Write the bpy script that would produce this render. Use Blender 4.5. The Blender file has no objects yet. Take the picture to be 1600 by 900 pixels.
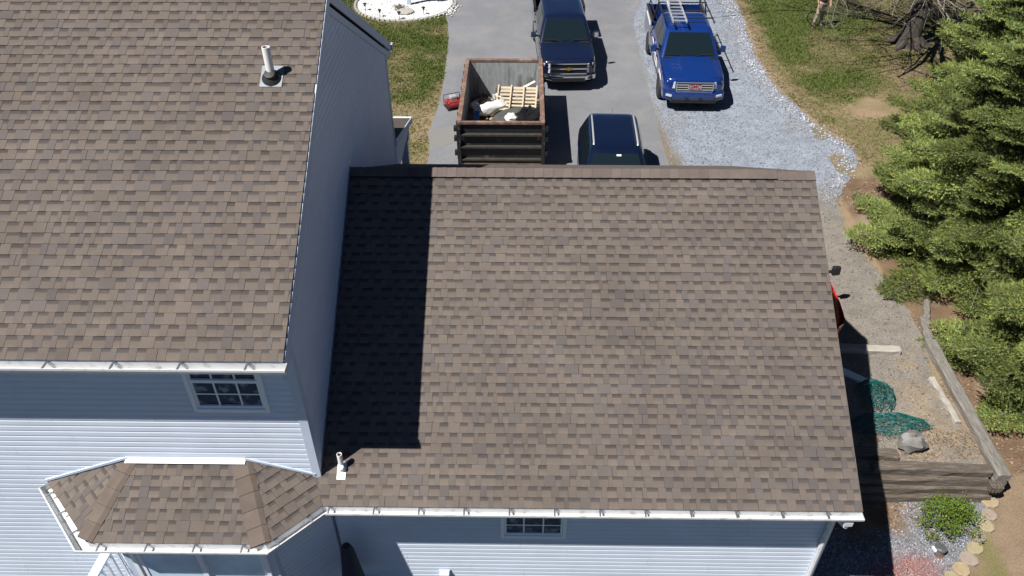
import bpy, math, random
import numpy as np
from mathutils import Vector, Matrix, Euler
random.seed(7)
NR = np.random.RandomState(11)
R_ = math.radians
scene = bpy.context.scene
COL = scene.collection

# ------------------------------------------------------------------ camera, sky, sun, exposure
CAMH = 11.8
def look(p, yaw, roll):
    cp, sp, cy, sy = math.cos(p), math.sin(p), math.cos(yaw), math.sin(yaw)
    F = Vector((sy*cp, cy*cp, -sp)); Rt = Vector((cy, -sy, 0)); U = Rt.cross(F)
    c, s = math.cos(roll), math.sin(roll)
    R2 = Rt*c + U*s; U2 = U*c - Rt*s
    return Matrix((R2, U2, -F)).transposed()
cam_data = bpy.data.cameras.new('camera')
cam = bpy.data.objects.new('camera', cam_data); COL.objects.link(cam)
cam.matrix_world = Matrix.Translation((0, 0, CAMH)) @ look(R_(39.276), R_(-0.831), R_(-0.093)).to_4x4()
cam_data.sensor_width = 36; cam_data.lens = 1241.5/1600*36
cam_data.clip_start = .1; cam_data.clip_end = 1000
scene.camera = cam
SUN_TO = Vector((.462, .295, -.836)).normalized()          # the way sunlight travels
elev = math.asin(-SUN_TO.z); azim = math.atan2(-SUN_TO.x, -SUN_TO.y)
world = bpy.data.worlds.new('World'); scene.world = world; world.use_nodes = True
wn = world.node_tree.nodes; bg = wn['Background']
sky = wn.new('ShaderNodeTexSky'); sky.sky_type = 'NISHITA'; sky.sun_disc = False
sky.sun_elevation = elev; sky.sun_rotation = azim % (2*math.pi); sky.air_density = .4; sky.dust_density = 0; sky.ozone_density = 6
world.node_tree.links.new(sky.outputs[0], bg.inputs[0]); bg.inputs[1].default_value = .05
sd = bpy.data.lights.new('sun', 'SUN'); sd.energy = 5.0; sd.angle = R_(.5); sd.color = (1, .965, .905)
sun = bpy.data.objects.new('sun', sd); COL.objects.link(sun); sun.location = (-20, -15, 40)
sun.rotation_euler = SUN_TO.to_track_quat('-Z', 'Y').to_euler()
scene.view_settings.view_transform = 'Standard'; scene.view_settings.look = 'None'
scene.view_settings.exposure = 0.52; scene.view_settings.gamma = 1

# ------------------------------------------------------------------ materials
MATS = {}
def pm(name, col, rough=.6, var=.12, scale=6, bump=0, bscale=60, metal=0, spec=.5, attr=False, coat=0, var2=0, scale2=.6, stretch=None, hue=None, rnd=0):
    m = bpy.data.materials.new(name); m.use_nodes = True; MATS[name] = m
    nt = m.node_tree; N = nt.nodes; L = nt.links; b = N['Principled BSDF']
    b.inputs['Roughness'].default_value = rough; b.inputs['Metallic'].default_value = metal
    b.inputs['Specular IOR Level'].default_value = spec; b.inputs['Coat Weight'].default_value = coat; b.inputs['Coat Roughness'].default_value = .04
    tc = N.new('ShaderNodeTexCoord'); src = tc.outputs['Object']
    if stretch:
        mp = N.new('ShaderNodeMapping'); mp.inputs['Scale'].default_value = stretch; L.new(src, mp.inputs[0]); src = mp.outputs[0]
    if attr:
        at = N.new('ShaderNodeAttribute'); at.attribute_name = 'Col'; base = at.outputs['Color']
    else:
        rg = N.new('ShaderNodeRGB'); rg.outputs[0].default_value = (*col, 1); base = rg.outputs[0]
    def mod(base, sc, amt, detail=4, src=src):
        n = N.new('ShaderNodeTexNoise'); n.inputs['Scale'].default_value = sc; n.inputs['Detail'].default_value = detail
        n.inputs['Roughness'].default_value = .65; L.new(src, n.inputs['Vector'])
        mr = N.new('ShaderNodeMapRange'); mr.inputs[1].default_value = .3; mr.inputs[2].default_value = .7
        mr.inputs[3].default_value = 1-amt; mr.inputs[4].default_value = 1+amt; L.new(n.outputs[0], mr.inputs[0])
        mx = N.new('ShaderNodeVectorMath'); mx.operation = 'SCALE'; L.new(base, mx.inputs[0]); L.new(mr.outputs[0], mx.inputs['Scale'])
        return mx.outputs[0]
    if var: base = mod(base, scale, var)
    if var2: base = mod(base, scale2, var2, 3, N.new('ShaderNodeNewGeometry').outputs['Position'])
    if rnd:
        oi = N.new('ShaderNodeObjectInfo'); mr = N.new('ShaderNodeMapRange'); mr.inputs[3].default_value = 1-rnd; mr.inputs[4].default_value = 1+rnd; L.new(oi.outputs['Random'], mr.inputs[0])
        mx = N.new('ShaderNodeVectorMath'); mx.operation = 'SCALE'; L.new(base, mx.inputs[0]); L.new(mr.outputs[0], mx.inputs['Scale']); base = mx.outputs[0]
    if hue:
        n = N.new('ShaderNodeTexNoise'); n.inputs['Scale'].default_value = hue[1]; n.inputs['Detail'].default_value = 3; L.new(src, n.inputs['Vector'])
        mr = N.new('ShaderNodeMapRange'); mr.inputs[1].default_value = hue[2]; mr.inputs[2].default_value = hue[3]; L.new(n.outputs[0], mr.inputs[0])
        mx = N.new('ShaderNodeMix'); mx.data_type = 'RGBA'; L.new(mr.outputs[0], mx.inputs[0]); L.new(base, mx.inputs[6]); mx.inputs[7].default_value = (*hue[0], 1)
        base = mx.outputs[2]
    L.new(base, b.inputs['Base Color'])
    if bump:
        n = N.new('ShaderNodeTexNoise'); n.inputs['Scale'].default_value = bscale; n.inputs['Detail'].default_value = 3; L.new(src, n.inputs['Vector'])
        bp = N.new('ShaderNodeBump'); bp.inputs['Strength'].default_value = bump; bp.inputs['Distance'].default_value = .02
        L.new(n.outputs[0], bp.inputs['Height']); L.new(bp.outputs[0], b.inputs['Normal'])
    return m
pm('shingle', (.2, .17, .15), .92, .22, 130, .35, 220, spec=.15, attr=True, var2=.10, scale2=1.1, rnd=.045)
pm('cap_shingle', (.150, .118, .098), .92, .16, 120, .35, 220, spec=.15, attr=True, var2=.12, scale2=3)
pm('deck', (.12, .1, .085), .9)
pm('siding', (.62, .68, .785), .45, .03, 3, spec=.35, var2=.04, scale2=.9, rnd=.02)
pm('trim', (.53, .60, .72), .45, .04, 5)
pm('white', (.74, .79, .85), .4, .04, 5)
pm('vinyl', (.86, .90, .94), .25, .02, 5)
pm('gutter_white', (.62, .63, .64), .4, .05, 5, hue=((.33, .31, .28), 9, .55, .8))
pm('galv', (.26, .28, .30), .4, .15, 10, metal=.7)
pm('alum', (.72, .74, .76), .35, .06, 10, metal=.6)
pm('lead', (.78, .78, .78), .5, .08, 20)
pm('pvc', (.82, .81, .78), .4, .05, 20)
pm('rubber', (.02, .02, .021), .6, .2, 10)
pm('dark', (.012, .012, .013), .6, .2, 10)
pm('blackmetal', (.018, .018, .02), .45, .2, 8)
pm('glass', (.008, .015, .019), .04, 0, spec=.9)
pm('winglass', (.018, .045, .10), .05, 0, spec=.35, hue=((.20, .23, .28), 7, .52, .66))  # opaque pane; pale noise patches in its colour imitate reflections and blinds
pm('bayglass', (.60, .78, .92), .05, .2, 1.5, spec=.5)  # opaque pane; reflected sky and a pale curtain are put into its base colour
pm('curtain', (.55, .56, .58), .8, .3, 5)
pm('interior', (.06, .05, .045), .8, .5, 5)
pm('asphalt', (.192, .196, .21), .9, .17, 34, .6, 90, spec=.2, var2=.13, scale2=.45, hue=((.235, .22, .20), .9, .55, .8))
pm('asphalt_patch', (.20, .195, .19), .9, .15, 60, .4, 160, spec=.2)
pm('gravel', (.26, .28, .315), .95, .32, 26, 1.0, 36, spec=.2, var2=.12, scale2=1.5, attr=True)
pm('ground', (.3, .3, .3), .95, .22, 30, .8, 45, spec=.1, attr=True, var2=.10, scale2=2)
pm('stone', (.5, .5, .5), .85, .15, 30, spec=.2, attr=True)
pm('leaf', (.1, .1, .1), .65, .12, 5, spec=.25, attr=True)
pm('needle', (.06, .1, .03), .6, .15, 3, spec=.25, attr=True)
pm('bark', (.065, .055, .047), .95, .35, 9, .8, 14, stretch=(4, 4, .7))
pm('twig', (.20, .175, .15), .9, .25, 10)
pm('timber', (.105, .083, .064), .9, .35, 7, .9, 9, stretch=(1, 10, 10), hue=((.17, .15, .13), 3, .5, .7))
pm('timber_y', (.18, .165, .145), .9, .35, 7, .9, 9, stretch=(10, 1, 10), hue=((.27, .25, .22), 3, .5, .7))
pm('palewood', (.36, .33, .29), .85, .2, 6, .3, 20, stretch=(1, 8, 8))
pm('pallet', (.50, .41, .30), .8, .2, 6, stretch=(1, 6, 6))
pm('rust', (.16, .095, .072), .85, .3, 12, .3, 40, hue=((.30, .19, .14), 5, .5, .7))
pm('dump_black', (.016, .016, .016), .55, .3, 6, .2, 30, hue=((.10, .085, .07), 4, .62, .8))
pm('dump_ledge', (.032, .030, .027), .8, .35, 9)
pm('dump_in', (.30, .32, .335), .7, .2, 4, .2, 20, stretch=(3, 3, .6), hue=((.10, .075, .06), 2.2, .52, .72))
pm('dump_floor', (.20, .13, .08), .9, .4, 5)
pm('bag_black', (.012, .012, .014), .25, .3, 8, .6, 14)
pm('foam', (.72, .71, .68), .8, .1, 9, .4, 9)
pm('felt', (.065, .07, .06), .8, .3, 8, .5, 10)
pm('bluetarp', (.05, .17, .42), .5, .2, 8)
pm('redplastic', (.30, .025, .025), .4, .2, 9)
pm('paint_navy', (.005, .009, .030), .22, .04, 4, spec=.6, coat=1)
pm('paint_blue', (.004, .026, .15), .22, .04, 4, spec=.6, coat=1)
pm('paint_dark', (.003, .007, .024), .2, .04, 4, spec=.6, coat=1)
pm('paint_red', (.42, .012, .016), .25, .04, 4, spec=.6, coat=1)
pm('chrome', (.75, .77, .8), .12, .03, 5, metal=1)
pm('headlight', (.55, .58, .62), .08, .25, 30, spec=.9, coat=1)
pm('silver', (.62, .63, .65), .3, .03, 5, metal=.5)
pm('gold', (.45, .30, .07), .35, .1, 20, metal=.7)
pm('redletter', (.35, .02, .02), .4, .05, 10)
pm('decal', (.80, .80, .80), .4, .05, 10)
pm('tail', (.25, .01, .01), .15, .1, 20, coat=1)
pm('khaki', (.42, .36, .27), .9, .15, 12, .4, 30)
pm('shirt', (.06, .035, .04), .9, .2, 12)
pm('skin', (.45, .27, .19), .6, .1, 12)
pm('hair', (.05, .03, .02), .8, .2, 30)
pm('boot', (.05, .035, .025), .7, .2, 12)
pm('net', (.0, .095, .09), .5, .2, 9)
pm('rock', (.19, .18, .165), .85, .3, 5, .6, 12, hue=((.26, .28, .31), 2, .5, .62))
pm('flag', (.46, .39, .29), .85, .18, 6, .3, 25, attr=True)
pm('umbrella', (.012, .02, .04), .8, .2, 9)
pm('concrete', (.36, .34, .31), .9, .2, 10, .3, 40)

# ------------------------------------------------------------------ mesh helpers
class MB:
    def __init__(s): s.v = []; s.f = []; s.m = []; s.c = []
    def add(s, vs, fs, mi=0, col=None):
        o = len(s.v); s.v.extend([tuple(p) for p in vs])
        for f in fs: s.f.append([i+o for i in f]); s.m.append(mi); s.c.append(col)
    def quad(s, pts, mi=0, col=None): s.add(pts, [list(range(len(pts)))], mi, col)
    def hexa(s, b, t, mi=0, col=None):
        n = len(b); fs = [list(range(n))[::-1], [n+i for i in range(n)]]
        fs += [[i, (i+1) % n, n+(i+1) % n, n+i] for i in range(n)]
        s.add(list(b)+list(t), fs, mi, col)
    def box(s, x0, x1, y0, y1, z0, z1, mi=0, col=None, M=None):
        b = [(x0, y0, z0), (x1, y0, z0), (x1, y1, z0), (x0, y1, z0)]; t = [(p[0], p[1], z1) for p in b]
        if M is not None: b = [M @ Vector(p) for p in b]; t = [M @ Vector(p) for p in t]
        s.hexa(b, t, mi, col)
    def bar(s, a, b, w, h, mi=0, col=None, up=(0, 0, 1)):
        a = Vector(a); b = Vector(b); d = (b-a).normalized(); sd = d.cross(Vector(up))
        if sd.length < 1e-4: sd = Vector((1, 0, 0))
        sd.normalize(); u = sd.cross(d)
        r = [sd*w/2+u*h/2, -sd*w/2+u*h/2, -sd*w/2-u*h/2, sd*w/2-u*h/2]
        s.hexa([a+q for q in r], [b+q for q in r], mi, col)
    def tube(s, path, rad, n=8, mi=0, col=None, cap=True):
        path = [Vector(p) for p in path]; K = len(path)
        if not hasattr(rad, '__len__'): rad = [rad]*K
        o = len(s.v); prev = None
        for i, p in enumerate(path):
            d = (path[min(i+1, K-1)]-path[max(i-1, 0)]).normalized()
            a = prev if prev is not None else (Vector((0, 0, 1)) if abs(d.z) < .9 else Vector((1, 0, 0)))
            x = d.cross(a).normalized() if d.cross(a).length > 1e-5 else d.orthogonal().normalized()
            y = x.cross(d).normalized(); prev = y
            for k in range(n):
                t = 2*math.pi*k/n; s.v.append(tuple(p+(x*math.cos(t)+y*math.sin(t))*rad[i]))
        for i in range(K-1):
            for k in range(n):
                s.f.append([o+i*n+k, o+i*n+(k+1) % n, o+(i+1)*n+(k+1) % n, o+(i+1)*n+k]); s.m.append(mi); s.c.append(col)
        if cap:
            s.f.append([o+k for k in range(n)][::-1]); s.m.append(mi); s.c.append(col)
            s.f.append([o+(K-1)*n+k for k in range(n)]); s.m.append(mi); s.c.append(col)
    def lathe(s, prof, c=(0, 0, 0), n=20, mi=0, col=None, M=None):
        o = len(s.v)
        for r, z in prof:
            for k in range(n):
                t = 2*math.pi*k/n; p = Vector((r*math.cos(t), r*math.sin(t), z))
                if M is not None: p = M @ p
                s.v.append(tuple(p+Vector(c)))
        for i in range(len(prof)-1):
            for k in range(n):
                s.f.append([o+i*n+k, o+i*n+(k+1) % n, o+(i+1)*n+(k+1) % n, o+(i+1)*n+k]); s.m.append(mi); s.c.append(col)
        for i in (0, len(prof)-1):
            if prof[i][0] > 1e-4:
                s.f.append([o+i*n+k for k in range(n)][::(-1 if i == 0 else 1)]); s.m.append(mi); s.c.append(col)
    def mesh(s, name, mats):
        me = bpy.data.meshes.new(name); me.from_pydata(s.v, [], s.f)
        for m in mats: me.materials.append(MATS[m])
        if len(mats) > 1: me.polygons.foreach_set('material_index', s.m)
        if any(c is not None for c in s.c):
            at = me.color_attributes.new('Col', 'FLOAT_COLOR', 'CORNER'); out = []
            for f, c in zip(s.f, s.c):
                if c is None: c = (.3, .3, .3)
                if isinstance(c[0], (tuple, list)):
                    for q in c: out.extend((*q, 1))
                else: out.extend((*c, 1)*len(f))
            at.data.foreach_set('color', out)
        me.validate(); me.update(); return me
def wloc(o):
    p = Vector((0, 0, 0))
    while o is not None: p += o.location; o = o.parent
    return p
def link(name, me, parent=None):
    o = bpy.data.objects.new(name, me); COL.objects.link(o); o.parent = parent; return o
def put(mb, name, mats, parent=None, world=True, smooth=False, bevel=0, weld=False):
    """mesh object; world=True: the shape is given in world coordinates"""
    if isinstance(mats, str): mats = [mats]
    off = wloc(parent) if (world and parent is not None) else Vector((0, 0, 0))
    if parent is None and world:          # origin at the thing's own base
        P = np.array(mb.v); off = Vector((P[:, 0].mean(), P[:, 1].mean(), P[:, 2].min()))
    if off.length > 0: mb.v = [(p[0]-off.x, p[1]-off.y, p[2]-off.z) for p in mb.v]
    o = link(name, mb.mesh(name, mats), parent)
    if parent is None: o.location = off
    if smooth:
        for p in o.data.polygons: p.use_smooth = True
        try:
            o.data.set_sharp_from_angle(angle=R_(38))
        except Exception: pass
    if bevel:
        b = o.modifiers.new('bevel', 'BEVEL'); b.width = bevel; b.segments = 2; b.limit_method = 'ANGLE'
    return o
def thing(name, label, cat, loc, rz=0, group=None, scale=1):
    o = link(name, None); o.location = loc; o.rotation_euler = (0, 0, rz); o.scale = (scale,)*3
    o['label'] = label; o['category'] = cat
    if group: o['group'] = group
    return o
def tag(o, label, cat, group=None):
    o['label'] = label; o['category'] = cat
    if group: o['group'] = group
    return o
def struct(o): o['kind'] = 'structure'; return o
def stuff(o, label=None, cat=None):
    o['kind'] = 'stuff'
    if label: o['label'] = label; o['category'] = cat
    return o
# value noise for layouts
_G = NR.rand(256, 256)
def vnoise(x, y):
    x = np.asarray(x, float); y = np.asarray(y, float)
    xi = np.floor(x).astype(int); yi = np.floor(y).astype(int); fx = x-xi; fy = y-yi
    fx = fx*fx*(3-2*fx); fy = fy*fy*(3-2*fy)
    g = lambda a, b: _G[a % 256, b % 256]
    return (g(xi, yi)*(1-fx)+g(xi+1, yi)*fx)*(1-fy)+(g(xi, yi+1)*(1-fx)+g(xi+1, yi+1)*fx)*fy
def fbm(x, y, o=4):
    s = 0; a = .5; t = 0
    for i in range(o): s = s+a*vnoise(x*2**i+17*i, y*2**i+31*i); t += a; a *= .55
    return s/t
def sstep(a, b, x): t = np.clip((x-a)/(b-a), 0, 1); return t*t*(3-2*t)
# ------------------------------------------------------------------ ground sheet
def axis(lo, hi, step, far):
    a = list(np.arange(lo, hi+1e-6, step)); d = step; x = hi
    while x < far: d *= 1.35; x += d; a.append(x)
    d = step; x = lo; b = []
    while x > -far: d *= 1.35; x -= d; b.append(x)
    return np.array(b[::-1]+a)
def gheight(x, y):
    pad = np.where(y < 9.2, -.5, 0.)
    side = -.5*sstep(13.5, 8.6, y)
    h = np.where(x > 8.8, side, pad)
    return h + np.where((x > 8.9), .05*(fbm(x*.8, y*.8)-.5), 0)
GREEN = np.array((.165, .195, .048)); LUSH = np.array((.115, .175, .034)); DRY = np.array((.27, .245, .11)); DIRT = np.array((.43, .315, .205))
SOIL = np.array((.33, .255, .185)); LITTER = np.array((.25, .165, .105)); WHITE = np.array((.7, .7, .69))
EDGE_R = [(9.5, 45), (8.83, 33.7), (8.75, 30.8), (8.44, 27.75), (8.61, 25.1), (9.15, 22.8), (9.85, 21.2), (9.7, 20.2), (8.9, 18.9), (8.45, 17.9), (8.31, 16.3), (8.7, 14.8), (8.75, 13), (8.62, 12.5), (8.55, 9.3)]
def edge_x(pts, y):
    p = sorted(pts, key=lambda q: q[1]); return np.interp(y, [q[1] for q in p], [q[0] for q in p])
def blob(x, y, cx, cy, rx, ry): return np.exp(-(((x-cx)/rx)**2+((y-cy)/ry)**2))
def grass_amount(x, y):
    n = fbm(x*.9, y*.9); n2 = fbm(x*3+9, y*3+4)
    left = sstep(20, 30, y)*.55+.5*blob(x, y, -4.6, 29.6, 3.5, 1.0)+.35*blob(x, y, -4.2, 26, 1.5, 2.5)-.15
    right = .95*blob(x, y, 9.8, 29.5, 1.0, 2.3)+.9*blob(x, y, 11, 32.5, 2.2, 2)+.5*blob(x, y, 13, 31.5, 2, 1.6)+.75*blob(x, y, 10.2, 25.3, .9, 1.0)+.7*blob(x, y, 11.3, 26.0, .8, .8)+.35*blob(x, y, 11, 28, 1.8, 2.2)+.3*blob(x, y, 10, 23.9, .8, .5)
    right = right*sstep(0, .9, x-edge_x(EDGE_R, y)-.25)
    g = np.where(x < 1, left, right)
    return np.clip(g+.06+(n-.5)*1.4+(n2-.5)*.8, 0, 1)*np.where((y < 19) & (x > 1), .0, 1)
def ground_col(x, y):
    g = grass_amount(x, y)[..., None]; n = fbm(x*1.7+40, y*1.7)[..., None]; n3 = fbm(x*5+3, y*5+8)[..., None]
    m_ = sstep(.42, .72, n); base = DRY*(1-m_)+DIRT*.78*m_
    d = np.where(x > 1, 1.5*blob(x, y, 11.3, 23.6, 1.5, .55)+.8*blob(x, y, 11.4, 24.3, .5, .4)+.55*blob(x, y, 13.5, 26.3, 1.2, .7)
                 + 1.0*np.exp(-((x-edge_x(EDGE_R, y)-.15)/.35)**2), .5*blob(x, y, -3.6, 22.5, 1.2, 2.2)+.5*np.exp(-((x+2.9)/.3)**2))[..., None]
    base = base*(1-np.clip(d, 0, 1))+DIRT*np.clip(d, 0, 1)
    c = base*(1-g)+(GREEN*(1-g*.6)+LUSH*g*.6)*g
    lit = (np.where((x > 8.7) & (y < 19.5) & (y > 9.4), 1, 0)*sstep(.35, .55, fbm(x*2, y*2)+.12))[..., None]
    c = np.where(((x > 8.7) & (y < 19.5))[..., None], SOIL*(.8+.5*n3), c); c = c*(1-lit)+LITTER*lit*(.7+.7*n3)
    rear = ((y < 9.6) & (x > 8.3))[..., None]; c = np.where(rear, SOIL*(.85+.35*n3)*np.array((1.05, 1., .95)), c)
    # bed around the shrub below the timber wall
    bed = (y < 9.2) & (x < edge_x([(8.75, 9.2), (8.5, 8.65), (8.2, 8.3), (7.85, 7.9), (7.5, 7.5), (6.9, 6.9), (6, 6.2)], y)) & (y > 4)
    mul = sstep(.2, -.2, (x-6.95)-.5*(fbm(x*2, y*2)-.5))*sstep(8.0, 8.4, y+.3*(n3[..., 0]-.5))
    bc = np.array((.33, .345, .375))*(.7+.6*n3); bc = bc*(1-mul[..., None])+LITTER*1.2*(.6+.8*n3)*mul[..., None]
    red = np.clip(1.6*blob(x, y, 6.75, 7.55, .42, .26)*(.4+1.2*n3[..., 0])+1.4*blob(x, y, 6.2, 7.35, .35, .2), 0, 1)[..., None]*.5
    bc = bc*(1-red)+np.array((.42, .14, .10))*red
    c = np.where(bed[..., None], bc, c)
    away = (((y < 6.9) & (x < 4.6)) | ((y < 5.2) & (x < 7.5)) | (x < -7) | (y < 1))[..., None]; c = np.where(away, np.array((.105, .12, .095))*(.7+.5*n), c)
    return c*.62
gx = axis(-12, 24, .12, 260); gy = axis(3, 42, .12, 260)
GX, GY = np.meshgrid(gx, gy); GZ = gheight(GX, GY); GC = ground_col(GX, GY)
def grid_mesh(name, X, Y, Z, C, mat):
    ny, nx = X.shape; me = bpy.data.meshes.new(name)
    me.vertices.add(nx*ny); me.vertices.foreach_set('co', np.stack([X, Y, Z], -1).astype(np.float32).ravel())
    i = np.arange(nx*ny).reshape(ny, nx); q = np.stack([i[:-1, :-1], i[:-1, 1:], i[1:, 1:], i[1:, :-1]], -1).reshape(-1, 4)
    me.loops.add(q.size); me.loops.foreach_set('vertex_index', q.ravel()); me.polygons.add(len(q))
    me.polygons.foreach_set('loop_start', np.arange(0, q.size, 4)); me.polygons.foreach_set('loop_total', np.full(len(q), 4))
    at = me.color_attributes.new('Col', 'FLOAT_COLOR', 'POINT')
    at.data.foreach_set('color', np.concatenate([C, np.ones(C.shape[:2]+(1,))], -1).astype(np.float32).ravel())
    me.materials.append(MATS[mat]); me.update(); return me
ground = struct(link('ground', grid_mesh('ground', GX, GY, GZ, GC, 'ground')))

def wob(pts, step=.3, amp=.06, seed=0):
    out = []
    for a, b in zip(pts[:-1], pts[1:]):
        n = max(1, int(math.dist(a, b)/step))
        for k in range(n):
            t = k/n; x = a[0]+(b[0]-a[0])*t; y = a[1]+(b[1]-a[1])*t
            out.append((x+amp*2*(float(fbm(x*1.6+seed, y*1.6))-.5), y+amp*2*(float(fbm(x*1.6+50, y*1.6+seed))-.5)))
    out.append(pts[-1]); return out
def sheet(name, poly, z, mat, thick=None):
    mb = MB(); mb.quad([(x, y, z) for x, y in poly]); o = put(mb, name, mat, world=False); return struct(o)
DR_R = [(4.25, 14.9), (4.25, 20), (4.25, 26.6), (4.35, 30.8), (4.53, 32.0), (5.0, 33.65), (5.6, 45)]
DR_L = [(-3.6, 45), (-3.43, 33.6), (-2.95, 30.7), (-2.78, 28.5), (-2.7, 26), (-2.72, 23.6), (-2.9, 22.2), (-2.68, 20), (-2.6, 14.9)]
sheet('driveway', wob(DR_R, .3, .05)+wob(DR_L, .3, .07, 5), .014, 'asphalt')
GP_ = np.array(wob(EDGE_R, .25, .16, 3)+[(4.5, 9.3), (4.5, 14.85)]+[(x-.25, y) for x, y in DR_R])
def inpoly(x, y, P):
    c = np.zeros(x.shape, bool)
    for (x0, y0), (x1, y1) in zip(P, np.roll(P, -1, 0)):
        k = ((y0 > y) != (y1 > y)); c ^= k & (x < (x1-x0)*(y-y0)/(y1-y0+1e-12)+x0)
    return c
def gravel_col(x, y):
    n = fbm(x*.8, y*.8); n2 = fbm(x*2.5+7, y*2.5); n3 = fbm(x*7, y*7+5)
    blue = np.array((.24, .27, .32)); brown = np.array((.205, .185, .16)); sand = np.array((.25, .20, .145))
    b = np.clip(sstep(20.2, 17.2, y+2.0*(n-.5))+.25*sstep(.6, .75, n), 0, 1)[..., None]; c = blue*(1-b)+brown*b
    e = np.clip(sstep(.75, .0, x-4.2+.5*(n2-.5))*sstep(24, 20, y)*1.2+.5*sstep(.28, .0, x-4.2)*(y > 15), 0, 1)[..., None]; c = c*(1-e)+np.array((.19, .155, .105))*e
    sd_ = np.clip(sstep(.45, .6, n2)*np.exp(-((x-7.95-.25*(y-11))/.45)**2)*sstep(13.5, 11.5, y)+.7*blob(x, y, 7.9, 10.1, .6, .5), 0, .85)[..., None]; c = c*(1-sd_)+sand*sd_
    return c*(.8+.4*n3[..., None])
hx = np.arange(4.0, 10.4, .07); hy = np.arange(9.3, 45, .07); HX, HY = np.meshgrid(hx, hy)
gme = grid_mesh('gravel_area', HX, HY, np.full(HX.shape, .007), gravel_col(HX, HY), 'gravel')
import bmesh
bm_ = bmesh.new(); bm_.from_mesh(gme); cen = np.array([f.calc_center_median()[:2] for f in bm_.faces]); kk = inpoly(cen[:, 0], cen[:, 1], GP_)
bmesh.ops.delete(bm_, geom=[f for f, k in zip(bm_.faces, kk) if not k], context='FACES'); bm_.to_mesh(gme); bm_.free()
struct(link('gravel_area', gme))
pt = [(-2.95, 22.0), (-2.2, 22.35), (-1.95, 22.0), (-1.9, 21.6), (-2.2, 21.2), (-2.55, 20.9), (-2.75, 21.2)]
sheet('driveway_patch', wob(pt+[pt[0]], .15, .06)[:-1], .018, 'asphalt_patch')
# loose stones on the gravel, one mass
def stones_mesh(name, pts, sizes, cols, zf):
    n = len(pts); base = np.array([(1, 0, 0), (-1, 0, 0), (0, 1, 0), (0, -1, 0), (0, 0, 1), (0, 0, -1)], float)
    tri = np.array([(0, 2, 4), (2, 1, 4), (1, 3, 4), (3, 0, 4), (2, 0, 5), (1, 2, 5), (3, 1, 5), (0, 3, 5)])
    j = 1+.5*(NR.rand(n, 6, 1)-.5); sc = sizes[:, None, None]*np.stack([np.ones(n), .6+.4*NR.rand(n), .35+.35*NR.rand(n)], -1)[:, None, :]
    V = base[None]*j*sc; a = NR.rand(n)*6.28; t = (NR.rand(n)-.5)*.9
    ca, sa, ct, st = np.cos(a), np.sin(a), np.cos(t), np.sin(t)
    x, y, z = V[..., 0], V[..., 1], V[..., 2]
    y2 = y*ct[:, None]-z*st[:, None]; z2 = y*st[:, None]+z*ct[:, None]
    x3 = x*ca[:, None]-y2*sa[:, None]; y3 = x*sa[:, None]+y2*ca[:, None]
    V = np.stack([x3+pts[:, 0:1], y3+pts[:, 1:2], z2+zf[:, None]+sizes[:, None]*.15], -1).reshape(-1, 3)
    Fc = (tri[None]+6*np.arange(n)[:, None, None]).reshape(-1, 3)
    return tri_mesh(name, V, Fc, np.repeat(cols, 6, 0), 'stone')
def tri_mesh(name, V, Fc, C, mat):
    me = bpy.data.meshes.new(name); me.vertices.add(len(V)); me.vertices.foreach_set('co', V.astype(np.float32).ravel())
    me.loops.add(Fc.size); me.loops.foreach_set('vertex_index', Fc.astype(np.int32).ravel()); me.polygons.add(len(Fc))
    me.polygons.foreach_set('loop_start', np.arange(0, Fc.size, 3)); me.polygons.foreach_set('loop_total', np.full(len(Fc), 3))
    at = me.color_attributes.new('Col', 'FLOAT_COLOR', 'POINT'); at.data.foreach_set('color', np.concatenate([C, np.ones((len(C), 1))], 1).astype(np.float32).ravel())
    me.materials.append(MATS[mat]); me.validate(); me.update(); return me
def stone_cols(n, lo=.22, hi=.62, blue=1.12):
    g = lo+(hi-lo)*NR.rand(n)**1.8; return .68*np.stack([g, g*1.01, g*blue], -1)
P = np.stack([4.3+6.2*NR.rand(60000), 9.4+26*NR.rand(60000)], -1)
ex = edge_x(EDGE_R, P[:, 1])
inside = (P[:, 0] < ex+.12*NR.randn(len(P))) & ~((P[:, 1] < 15) & (P[:, 0] < 4.6))
dens = np.where(P[:, 1] > 19, .75, .28)*(.35+1.0*fbm(P[:, 0]*.7, P[:, 1]*.7)); rim = np.exp(-((P[:, 0]-ex+.25)/.45)**2)*(P[:, 1] > 18)
P = P[inside & (NR.rand(len(P)) < np.clip(dens+rim, 0, 1))]
ex = edge_x(EDGE_R, P[:, 1]); rim = np.exp(-((P[:, 0]-ex+.2)/.4)**2)*sstep(17.5, 19.5, P[:, 1])
sz = .014+.022*NR.rand(len(P))**2.5+rim*.04*NR.rand(len(P))**2
cl = stone_cols(len(P)); br = sstep(19.5, 17.5, P[:, 1])[:, None]; cl = cl*(1-br)+cl*br*np.array((.82, .76, .68)); cl = cl*(1+.35*rim[:, None])
stuff(link('gravel_stones', stones_mesh('gravel_stones', P, sz, np.clip(cl, 0, .8), np.full(len(P), .008))), 'pale blue-grey crushed stone spread beside the driveway', 'gravel')
Q = np.stack([4.6+4.1*NR.rand(16000), 5.5+3.5*NR.rand(16000)], -1)
qe = edge_x([(8.65, 9.2), (8.4, 8.65), (8.1, 8.3), (7.75, 7.9), (7.4, 7.5), (6.8, 6.9), (5.9, 6.2)], Q[:, 1])
Q = Q[(Q[:, 0] < qe) & ~((Q[:, 1] < 7) & (Q[:, 0] < 4.7))]; mulq = sstep(.2, -.2, (Q[:, 0]-6.95))*sstep(8.0, 8.4, Q[:, 1]); Q = Q[NR.rand(len(Q)) > mulq*.95]
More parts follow.
